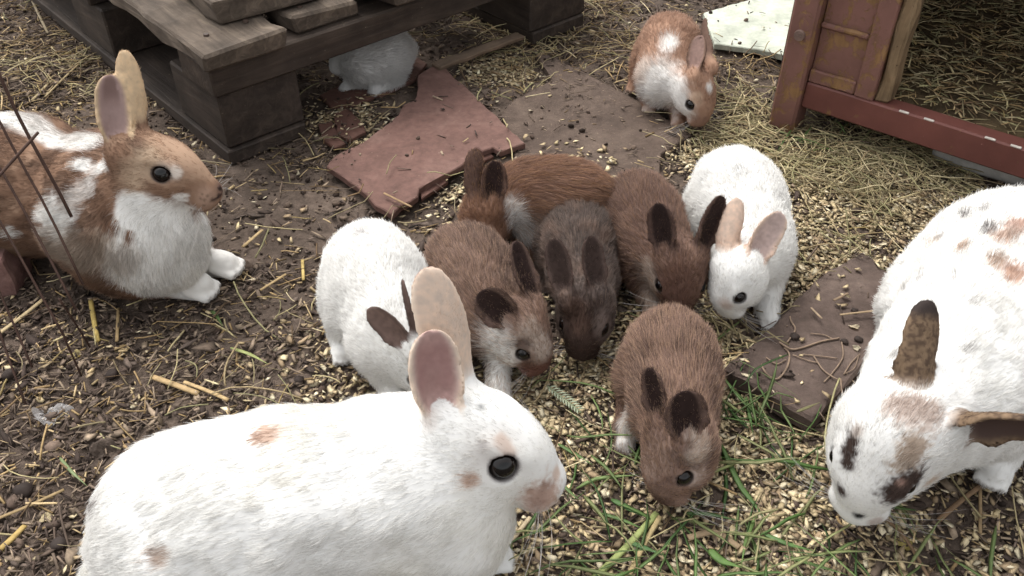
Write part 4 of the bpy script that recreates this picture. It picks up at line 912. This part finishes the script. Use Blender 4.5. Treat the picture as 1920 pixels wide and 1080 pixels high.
# chopped straw and woody bits
p = scatter(38000, [(.45,), (220, 720, .22, 1.6), (60, 900, .24, 1.5), (120, 110, .24, 1.5), (520, 620, .12, 1.2), (460, 330, .08, .8), (640, 280, .05, 1.0), (1050, 40, .15, 1.2), (1000, 1000, .16, .7), (1560, 420, .12, .3), (1750, 1000, .15, .8)] + BARE, 1)
n = len(p); strands('chopped_straw', p, rl.uniform(0, 6.28, n), rl.gamma(2.4, .0033, n) + .0035, rl.gamma(4, .00038, n) + .0005, rl.normal(0, .3, n), pal_pick(DULL + DULL + STRAW[:3], n, rl, .2), M_LIT, 'chopped straw and woody bits strewn over the soil', 'straw', rl.uniform(.0, .006, n), seg=1, flat=.45, seed=31, tiltz=rl.normal(0, .14, n))
p = scatter(3200, [(.16,), (120, 120, .26, 2.0), (40, 60, .2, 1.6), (1060, 50, .20, 2.4), (1400, 130, .12, 1.8), (1480, 290, .10, 1.4), (420, 720, .14, .25), (250, 760, .2, .25), (560, 290, .06, 1.4), (660, 330, .05, 1.0), (1000, 190, .05, .8)] + BARE, 2)
n = len(p); strands('loose_straw', p, rl.uniform(0, 6.28, n), rl.gamma(4, .0060, n) + .008, rl.uniform(.0010, .0026, n), rl.normal(0, .2, n), pal_pick(STRAW + DULL[:3], n, rl, .15), M_LIT, 'loose pale straw stalks scattered over the ground', 'straw', rl.uniform(.002, .012, n), seg=3, flat=.5, arch=.03, seed=32, tiltz=rl.normal(0, .06, n))
# thin hay
p = scatter(2500, [(.03,), (1560, 290, .14, 2.4), (1420, 270, .10, 2.6), (1640, 300, .12, 2.0), (1400, 200, .08, 1.6), (1520, 230, .08, 1.8), (1500, 480, .14, .35), (1230, 960, .15, .15), (1350, 620, .06, .6), (1400, 1000, .15, .10), (1060, 60, .15, .7), (130, 130, .15, .3), (500, 680, .08, .3)], 3)
n = len(p); strands('hay', p, rl.uniform(0, 6.28, n), rl.gamma(3, .012, n) + .015, rl.uniform(.0010, .0024, n), rl.normal(0, .45, n), pal_pick(HAY, n, rl, .16), M_LIT, 'thin dry hay strewn around the hutch and the feeding spot', 'hay', rl.uniform(.003, .016, n), seg=5, flat=.6, arch=.03, seed=33, tiltz=rl.normal(0, .08, n))
# oat flakes and pale shavings
def t_flake(k, seed):
    """thin curled chip with an angular outline"""
    rg = np.random.default_rng(seed); a = (np.arange(k) + rg.uniform(-.3, .3, k)) / k * 2 * np.pi; r = rg.uniform(.30, .62, k); cu = rg.uniform(-.5, .5)
    x, y = np.cos(a) * r, np.sin(a) * r * .85; z = cu * x * x + rg.uniform(-.06, .06, k)
    V = np.vstack([np.stack([x, y, z], 1), [0, 0, .02], [0, 0, -.03]])
    F = [(i, (i + 1) % k, k) for i in range(k)] + [((i + 1) % k, i, k + 1) for i in range(k)]; return V, np.array(F)
FT_ = [t_flake(6, s) for s in range(12)]
p = scatter(26000, [(.02,), (1580, 410, .17, 2.2), (1680, 360, .12, 1.8), (1500, 470, .10, 2.0), (1100, 800, .14, 1.8), (1420, 860, .16, 2.4), (1180, 1000, .18, 1.6), (1500, 950, .14, 1.6), (1180, 560, .08, 2.2), (1200, 640, .08, 2.2), (1080, 330, .07, .6), (940, 130, .06, 1.5), (660, 230, .06, 1.2), (1330, 290, .06, 1.2), (840, 380, .06, .7), (650, 700, .10, .5), (200, 720, .2, .03), (1800, 960, .12, .8), (1500, 800, .05, 1.6)], 4)
n = len(p); z = gl(p[:, 0], p[:, 1]) + rl.uniform(.0, .007, n); s0 = np.minimum(rl.gamma(2.8, .0022, n) + .0022, .0115)
inst('flake_litter', M_LIT, [a[0] for a in FT_], [a[1] for a in FT_], np.column_stack([p, z]), rl.uniform(0, 6.28, n), np.stack([s0 * rl.uniform(1, 1.55, n), s0 * rl.uniform(.6, 1, n), s0 * rl.uniform(.35, 1.0, n)], 1), rl.normal(0, .26, (n, 2)), pal_pick(FLAKE, n, rl, .14), 'pale oat flakes and wood shavings scattered over the feeding spot', 'flakes', 41)
p = scatter(9000, [(.3,), (150, 760, .24, 1.6), (60, 950, .22, 1.6), (120, 110, .24, 1.0), (520, 620, .12, .9), (1750, 1000, .14, 1.2), (1000, 1040, .14, .9)] + BARE, 8)
n = len(p); z = gl(p[:, 0], p[:, 1]) + rl.uniform(.0, .006, n); s0 = rl.gamma(4, .0018, n) + .002
inst('bark_litter', M_LIT, [a[0] for a in FT_], [a[1] for a in FT_], np.column_stack([p, z]), rl.uniform(0, 6.28, n), np.stack([s0 * rl.uniform(1, 2.2, n), s0 * rl.uniform(.5, 1, n), s0], 1), rl.normal(0, .3, (n, 2)), pal_pick(DULL, n, rl, .2), 'dull brown bark and leaf scraps trodden into the soil', 'litter', 43)
# soil crumbs and droppings
def t_crumb(seed):
    bm = bmesh.new(); bmesh.ops.create_icosphere(bm, subdivisions=1, radius=.5); rg = np.random.default_rng(seed)
    V = np.array([v.co for v in bm.verts]) * rg.uniform(.75, 1.15, (len(bm.verts), 1)); F = np.array([[v.index for v in f.verts] for f in bm.faces]); bm.free(); return V, F
CT = [t_crumb(s) for s in range(6)]
p = scatter(16000, [(.6,), (150, 800, .22, 1.3), (60, 980, .2, 1.4), (1750, 1000, .14, 1.3), (950, 1050, .12, 1.1), (560, 400, .14, .8), (250, 620, .15, 1.0)], 5)
n = len(p); s0 = rl.gamma(2.2, .0017, n) + .0014; z = gl(p[:, 0], p[:, 1]) + s0 * .15
inst('soil_crumbs', M_CRUMB, [a[0] for a in CT], [a[1] for a in CT], np.column_stack([p, z]), rl.uniform(0, 6.28, n), np.stack([s0, s0 * rl.uniform(.7, 1, n), s0 * rl.uniform(.6, .95, n)], 1), rl.normal(0, .2, (n, 2)), pal_pick(CRUMB, n, rl, .2), 'dark soil crumbs and small clods on the ground', 'soil', 42)
# green grass
p = scatter(190, [(.0,), (1230, 1020, .10, 2.0), (1200, 960, .05, 2.4), (1330, 1040, .11, 1.6), (1400, 900, .08, .8), (1430, 780, .05, 1.6), (1390, 740, .03, 1.4), (1540, 1000, .10, .9), (1080, 860, .05, .8), (1060, 740, .03, .6), (1590, 250, .03, 1.2), (1500, 275, .04, .7), (1110, 1060, .1, .8), (1180, 640, .03, .8), (1640, 1050, .1, .5)], 6)
n = len(p); strands('grass_bed', p, rl.uniform(0, 6.28, n), rl.gamma(5, .010, n) + .02, rl.uniform(.0016, .0044, n), rl.normal(0, .3, n), pal_pick(GRASS, n, rl, .15), M_GRASS, 'torn green grass blades in the feeding spot at the bottom', 'grass', rl.uniform(.004, .018, n), seg=6, flat=.14, arch=.06, seed=34, taper=True, tiltz=rl.normal(.05, .12, n))
# bedding inside the hutch
rg = np.random.default_rng(77); n = 7000; lx = rg.uniform(.01, .93, n); ly = rg.uniform(.035, .60, n) ** 1.0
Q = np.array([HF.p(a, b, 0)[:2] for a, b in zip(lx, ly)])
o = strands('hay_bedding', Q, rg.uniform(0, 6.28, n), rg.gamma(3, .006, n) + .008, rg.uniform(.0014, .0032, n), rg.normal(0, .3, n), pal_pick(HAY + STRAW, n, rg, .18), M_LIT, 'straw and hay bedding on the floor inside the red hutch', 'hay', .076 + rg.uniform(0, .028, n), seg=2, flat=.5, arch=.05, seed=35, tiltz=rg.normal(0, .1, n))
# bumpy layer of trodden bedding under the loose hay in the hutch
bx_, by_ = np.meshgrid(np.linspace(.002, .938, 80), np.linspace(.034, .640, 50)); bz = .0745 + .010 * fbm(np.stack([bx_, by_, 0 * bx_], -1), 30, 4)
bz[0] = .0725; BV = HF.o + bx_[..., None] * HF.x + by_[..., None] * HF.y + bz[..., None] * Zv
k = (np.arange(49)[:, None] * 80 + np.arange(79)[None]).ravel()
tag(mesh_np('trodden_bedding', BV.reshape(-1, 3), np.stack([k, k + 1, k + 81, k + 80], 1), mat_stone('trodden_bedding', srgb(52, 42, 32), srgb(88, 74, 54), srgb(112, 96, 70), .9, 90, 1)), 'brown trodden bedding layer on the hutch floor', 'bedding', None, 'stuff')

# ------------------------------------------------------------------ single stalks, blades and scraps that stand out
M_STALK = {}
def cmat(c, kind='straw'):
    key = kind + str(c)
    if key not in M_STALK:
        m, N, L, B = mat_new(kind + '_piece'); co = texco(N, L); nz = ntex(N, L, co, 120, 4)
        r = ramp(N, [(.3, srgb(*c) * .7), (.7, srgb(*c) * 1.15)]); L.new(nz.outputs[0], r.inputs[0]); L.new(r.outputs[0], B.inputs['Base Color'])
        B.inputs['Roughness'].default_value = .75 if kind != 'grass' else .5; B.inputs['Specular IOR Level'].default_value = .3
        M_STALK[key] = m
    return M_STALK[key]
def stalk(name, pts, w, c, label, cat, z=.008, ends=None, flat=.45, group=None, kind='straw', taper=0, smooth=5):
    P = []
    for i, q in enumerate(pts):
        g0 = G(q[0], q[1], 0); zz = q[2] if len(q) > 2 else float(gl(np.array([g0[0]]), np.array([g0[1]]))[0]) + z
        P.append(G(q[0], q[1], zz))
    P = np.array(P)
    if smooth and len(P) > 2:          # Catmull-Rom through the surveyed points
        Q = np.vstack([2 * P[0] - P[1], P, 2 * P[-1] - P[-2]]); out = []
        for i in range(1, len(Q) - 2):
            for t in np.linspace(0, 1, smooth, endpoint=False):
                a, b, c_, d = Q[i - 1:i + 3]; out.append(.5 * (2 * b + (c_ - a) * t + (2 * a - 5 * b + 4 * c_ - d) * t * t + (3 * b - a - 3 * c_ + d) * t ** 3))
        P = np.array(out + [P[-1]])
    elif len(P) == 2: P = P[0] + (P[1] - P[0]) * np.linspace(0, 1, 5)[:, None]
    t = np.linspace(0, 1, len(P)); r = np.full(len(P), w / 2)
    if taper: r = r * np.clip(np.minimum(t * 5 + .4, (1.02 - t) * 2), .12, 1)
    loc = P.mean(0)
    return tag(tube_obj(name, P, r, cmat(c, kind), None, loc, 6, flat), label, cat, group)
ST = [
 ([(285, 706), (330, 722), (372, 738)], .0072, (176, 150, 110), 'broad pale straw piece lying behind the front white rabbit'),
 ([(345, 716), (390, 733), (428, 750)], .0050, (186, 160, 118), 'narrow pale straw crossing the broad piece behind the front white rabbit'),
 ([(170, 563), (176, 600), (183, 640)], .0058, (186, 162, 96), 'short yellow straw below the rusty wire ends'),
 ([(222, 578), (219, 640)], .0040, (160, 136, 98), 'thin upright straw beside the short yellow straw'),
 ([(-6, 628), (40, 594), (80, 562)], .0060, (190, 170, 132), 'broad pale straw under the wires at the left edge'),
 ([(58, -4), (74, 30), (90, 62)], .0052, (150, 136, 112), 'pale stick leaning on the pallet at the top left'),
 ([(60, 188), (95, 152)], .0062, (170, 152, 116), 'short thick straw behind the tan rabbit'),
 ([(84, 182), (118, 148), (152, 116)], .0046, (150, 132, 98), 'long straw behind the tan rabbit pointing to its far ear'),
 ([(455, 463), (492, 431)], .0052, (176, 152, 112), 'short straw on bare soil right of the tan rabbit chest'),
 ([(567, 487), (569, 525)], .0042, (190, 166, 104), 'small yellow straw left of the white kit'),
 ([(488, 544), (536, 514)], .0042, (170, 146, 106), 'straw piece lying right of the tan rabbit forepaws'),
 ([(948, 1026), (970, 1000), (994, 970)], .0046, (196, 178, 146), 'pale stick under the chin of the front white rabbit'),
 ([(720, 362), (748, 376), (772, 388)], .0036, (150, 124, 92), 'thin dark straw lying across the corner of the red brown board'),
 ([(1575, 590), (1610, 586), (1645, 582)], .0030, (164, 142, 112), 'thin straw on the stone slab touching the spotted rabbit'),
 ([(1563, 563), (1590, 550)], .0036, (140, 120, 98), 'short straw near the top of the stone slab'),
 ([(1521, 577), (1541, 597)], .0028, (160, 140, 116), 'tiny straw in the middle of the stone slab'),
 ([(1290, 1008), (1340, 998), (1386, 1026)], .0070, (160, 138, 110), 'broad dry leaf blade lying on the grass at the bottom'),
 ([(1175, 1086), (1208, 1020), (1238, 968)], .0052, (178, 158, 116), 'tan stalk running from the foreground kit mouth to the bottom edge'),
 ([(1112, 1086), (1170, 1030), (1232, 962)], .0066, (150, 160, 100), 'pale green stalk running from the foreground kit mouth to the bottom edge'),
 ([(1440, 668), (1520, 700), (1580, 722)], .0001, (0, 0, 0), None),
 ([(-4, 972), (50, 950), (120, 918)], .0040, (150, 128, 92), 'long bent straw at the lower left edge'),
 ([(0, 1030), (24, 1008), (46, 986)], .0066, (176, 150, 92), 'short yellow straw at the lower left edge'),
 ([(1395, 300), (1500, 308), (1620, 306)], .0030, (180, 164, 116), 'long pale hay stalk lying in front of the hutch'),
 ([(1620, 940), (1690, 1000), (1740, 1080)], .0036, (128, 104, 80), 'brown twig below the spotted rabbit head'),
 ([(1838, 905), (1838, 1000)], .0034, (140, 118, 88), 'thin straw standing out under the spotted rabbit ear'),
 ([(1760, 975), (1800, 940), (1846, 905)], .0050, (124, 100, 76), 'brown stalk behind the spotted rabbit cheek'),
]
for pts, w, c, lab in ST:
    if lab: stalk('straw_stalk' if 'stick' not in lab and 'twig' not in lab else 'stick', pts, w, c, lab, 'straw' if 'stick' not in lab and 'twig' not in lab else 'stick')
GB = [
 ([(1352, 832), (1385, 905), (1412, 942), (1436, 976)], .0085, (78, 104, 54), 'broad green grass blade right of the foreground brown kit'),
 ([(1352, 702), (1400, 760), (1440, 782), (1476, 800)], .0058, (84, 110, 58), 'green grass blade beside the near edge of the stone slab'),
 ([(1398, 742), (1406, 780), (1412, 815)], .0050, (82, 112, 60), 'green grass blade standing below the corner of the stone slab'),
 ([(1046, 832), (1080, 852), (1112, 872)], .0062, (82, 106, 56), 'green blade in front of the front white rabbit nose'),
 ([(1052, 905), (1066, 920), (1086, 938)], .0052, (86, 108, 58), 'short green blade right of the front white rabbit muzzle'),
 ([(1146, 936), (1178, 952), (1204, 968)], .0090, (72, 100, 56), 'wide green blade at the foreground kit mouth'),
 ([(1126, 962), (1170, 976), (1206, 992)], .0056, (88, 112, 62), 'green blade below the wide blade at the foreground kit mouth'),
 ([(1282, 962), (1330, 964), (1392, 978)], .0062, (76, 104, 58), 'green blade lying right of the foreground kit nose'),
 ([(1172, 1014), (1206, 1026), (1242, 1040)], .0078, (76, 106, 64), 'bluish green blade crossing the pale stalks at the bottom'),
 ([(1420, 962), (1400, 1010), (1390, 1060)], .0056, (100, 126, 66), 'upright green blade at the bottom centre'),
 ([(1430, 1000), (1478, 1020), (1530, 1034)], .0070, (84, 112, 62), 'green blade pointing right at the bottom of the feeding spot'),
 ([(1470, 1042), (1530, 1060), (1590, 1078)], .0050, (104, 128, 76), 'thin green blade at the bottom edge below the spotted rabbit'),
 ([(1330, 1030), (1352, 1050), (1390, 1064)], .0120, (96, 124, 66), 'broad bright green blade at the bottom edge'),
 ([(1465, 850), (1500, 870), (1534, 890)], .0060, (82, 100, 58), 'green blade left of the spotted rabbit face'),
 ([(396, 582), (406, 592), (418, 612)], .0066, (84, 104, 58), 'small green leaf blade below the tan rabbit forepaws'),
 ([(432, 652), (468, 664), (502, 682)], .0066, (150, 156, 96), 'pale green blade on the soil behind the front white rabbit'),
 ([(112, 858), (134, 884), (164, 912)], .0050, (110, 124, 82), 'grey green stalk left of the front white rabbit rump'),
 ([(1490, 262), (1530, 272), (1572, 286)], .0060, (88, 118, 58), 'green blade in the hay in front of the hutch post'),
 ([(1510, 284), (1548, 278), (1576, 282)], .0044, (104, 132, 66), 'light green blade crossing the hay in front of the hutch'),
 ([(1494, 772), (1514, 764), (1538, 754)], .0050, (112, 108, 74), 'dry greenish leaf lying near the lower corner of the stone slab'),
 ([(1340, 640), (1375, 612), (1402, 590)], .0040, (112, 124, 78), 'thin green stem under the chin of the right white kit'),
]
for pts, w, c, lab in GB: stalk('grass_strand', pts, w * .72, c, lab, 'grass blade', .010, flat=.22, kind='grass', taper=1)
RT = [[(1438, 625), (1466, 645), (1490, 655), (1540, 640), (1574, 634)], [(1424, 648), (1430, 690), (1455, 711), (1475, 690), (1480, 665), (1471, 652)], [(1436, 670), (1456, 682), (1474, 674)],
      [(1526, 668), (1545, 695), (1575, 714), (1600, 722)], [(1578, 640), (1580, 670), (1560, 700), (1545, 716)], [(1576, 710), (1580, 740), (1590, 752), (1606, 768)], [(1480, 570), (1482, 598), (1491, 618), (1476, 642)],
      [(1440, 608), (1458, 615), (1476, 611)], [(1504, 664), (1540, 668), (1570, 672)], [(1612, 664), (1596, 680), (1582, 702)], [(1520, 625), (1545, 628), (1562, 636)], [(1486, 665), (1515, 676), (1535, 680)], [(1585, 700), (1602, 690), (1610, 668)]]
RL = ['thick forked dry root across the middle of the stone slab', 'hooked pale root on the left half of the stone slab', 'short curved rootlet inside the hooked root', 'dry root running to the right edge of the stone slab', 'long thin root sloping down the stone slab', 'dry root hanging over the lower right slab edge', 'kinked root at the top left of the stone slab', 'small rootlet left of the kinked root', 'straight rootlet in the centre of the stone slab', 'bowed rootlet on the right of the stone slab', 'short rootlet above the thick forked root', 'thin rootlet below the thick forked root', 'fine curl beside the bowed rootlet on the slab']
for pts, lab, w in zip(RT, RL, [.0040, .0036, .0024, .0030, .0026, .0030, .0032, .0022, .0022, .0024, .0022, .0022, .0018]): stalk('dry_root', pts, w * .62, (140, 120, 102), lab, 'root', .002, flat=.9, group='dry roots on the stone slab')
# scraps
def scrap(name, px, py, r, asp, c, label, cat, seed, z=.006, crump=.25, mat=None, yaw=0.0, n=9):
    rg = np.random.default_rng(seed); g0 = G(px, py, 0); zz = float(gl(np.array([g0[0]]), np.array([g0[1]]))[0]) + z; c0 = G(px, py, zz)
    bm = bmesh.new(); vs = [[None] * n for _ in range(n)]; ph = rg.uniform(0, 6, 4)
    for i in range(n):
        for j in range(n):
            u, v = i / (n - 1) * 2 - 1, j / (n - 1) * 2 - 1; a = math.atan2(v, u); k = max(abs(u), abs(v)); rr = k * (1 + .16 * math.sin(3 * a + ph[0]) + .10 * math.sin(5 * a + ph[1]))
            x, y = r * rr * math.cos(a), r * asp * rr * math.sin(a); q = np.array([x, y, seed * .1])
            vs[i][j] = bm.verts.new((x, y, r * crump * 2 * (float(noise(q, 1.6 / r, seed)) - .5) + r * crump * .6 * (float(noise(q, 4 / r, seed + 1)) - .5)))
    for i in range(n - 1):
        for j in range(n - 1): bm.faces.new((vs[i][j], vs[i + 1][j], vs[i + 1][j + 1], vs[i][j + 1]))
    bmesh.ops.solidify(bm, geom=bm.faces[:], thickness=.0006)
    o = bm_obj(name, bm, mat or cmat(c, name), None, c0); o.rotation_euler = (0, 0, yaw); return tag(o, label, cat)
mp, N, L, B = mat_new('cloudy_plastic'); B.inputs['Base Color'].default_value = (.55, .53, .52, 1); B.inputs['Roughness'].default_value = .3; B.inputs['Alpha'].default_value = .62; B.inputs['Transmission Weight'].default_value = .3
scrap('plastic_scrap', 96, 776, .019, .7, None, 'crumpled scrap of cloudy plastic film on the soil at the lower left', 'plastic scrap', 3, .006, .5, mp, .2)
scrap('dry_leaf', 188, 838, .017, .55, (112, 98, 88), 'curled grey brown dry leaf left of the front white rabbit', 'leaf', 5, .008, .5, yaw=-.4)
scrap('dry_leaf', 455, 498, .014, .5, (98, 82, 70), 'brown dry leaf scrap beside the tan rabbit forepaws', 'leaf', 6, .003, .4)
scrap('petal_flake', 140, 664, .0075, .8, (206, 190, 140), 'pale yellow curled flake below the yellow straw', 'flake', 7, .004, .6)
scrap('petal_flake', 88, 970, .0062, .9, (214, 198, 160), 'single cream flake on dark soil at the lower left', 'flake', 8, .004, .3)
scrap('petal_flake', 1696, 1018, .0078, .8, (206, 190, 120), 'yellowish flake on the soil below the spotted rabbit muzzle', 'flake', 9, .004, .4)
scrap('petal_flake', 1602, 612, .0058, .7, (214, 200, 172), 'white flake lying on the stone slab', 'flake', 10, .002, .3)
scrap('petal_flake', 1606, 652, .0040, .9, (206, 196, 172), 'small pale crumb on the right of the stone slab', 'flake', 11, .002, .3)
scrap('petal_flake', 1836, 966, .0066, .8, (206, 190, 150), 'cream flake below the spotted rabbit right ear', 'flake', 12, .004, .3)
scrap('petal_flake', 635, 437, .0070, .6, (208, 198, 180), 'whitish flake beside the rump of the left white kit', 'flake', 13, .004, .5)
# round droppings and pebbles that stand out
DROP = [(1350, 952, .0075, 'brown'), (1490, 630, .0060, 'dark'), (1610, 636, .0052, 'dark'), (1584, 640, .0048, 'dark'), (1602, 582, .0046, 'dark'), (210, 702, .0085, 'dark'), (18, 700, .0095, 'dark'), (1765, 336, .010, 'dark'), (1446, 840, .0105, 'grey'), (1442, 990, .0075, 'brown'), (110, 1020, .0090, 'dark'), (45, 918, .0110, 'dark'), (560, 712, .0070, 'dark')]
DL = ['round brown dropping right of the foreground kit nose', 'dark pellet among the roots on the stone slab', 'dark pellet on the right side of the stone slab', 'small dark pellet left of the slab pellet', 'dark pellet near the top of the stone slab', 'dark oval pellet below the short yellow straw', 'dark pebble at the left edge under the wires', 'dark clod in the flakes below the hutch', 'flat grey pebble below the corner of the stone slab', 'brown pellet in the grass at the bottom centre', 'dark pellet left of the front rabbit rump', 'large dark clod at the lower left edge', 'dark pellet behind the front rabbit back']
for (px, py, r, kd), lab in zip(DROP, DL):
    bm = bmesh.new(); bmesh.ops.create_icosphere(bm, subdivisions=2, radius=r)
    for v in bm.verts:
        q = np.array(v.co); v.co *= .85 + .55 * (float(noise(q + px, 1.5 / r, 3)) - .5); v.co.z *= .66
    g0 = G(px, py, 0); zz = float(gl(np.array([g0[0]]), np.array([g0[1]]))[0]) + r * .45
    tag(bm_obj('pellet' if 'pellet' in lab or 'dropping' in lab else 'pebble', bm, cmat({'brown': (84, 62, 50), 'dark': (54, 44, 39), 'grey': (118, 106, 94)}[kd], 'pellet'), None, G(px, py, zz), True), lab, 'pellet' if 'pellet' in lab or 'dropping' in lab else 'pebble')
# feathery grass sprig beside the huddle: stem with seed leaflets
sp0 = G(1058, 748, .012); spg = empty('grass_sprig', sp0); tag(spg, 'pale feathery grass sprig below the grizzled brown kit', 'sprig')
A, Bq = G(1026, 724, .016), G(1090, 774, .010); tt = np.linspace(0, 1, 8)[:, None]; P = A + (Bq - A) * tt; tube_obj('stem', P, .0009, cmat((150, 160, 128), 'grass'), spg, sp0, 5)
ax = nrm(Bq - A); sd_ = nrm(np.cross(Zv, ax))
for i in range(22):
    t = .05 + .9 * (i // 2) / 11; q = 1 if i % 2 else -1; b0 = A + (Bq - A) * t; e0 = b0 + (ax * .6 + sd_ * q * .55 + Zv * .25) * .012 * (1.1 - .5 * abs(t - .4))
    tube_obj('leaflet', np.array([b0, (b0 + e0) / 2 + Zv * .001, e0]), np.array([.0006, .0013, .0003]), cmat((168, 176, 150), 'grass'), spg, sp0, 4, .5)
print('script seconds', round(time.time() - T0, 1))
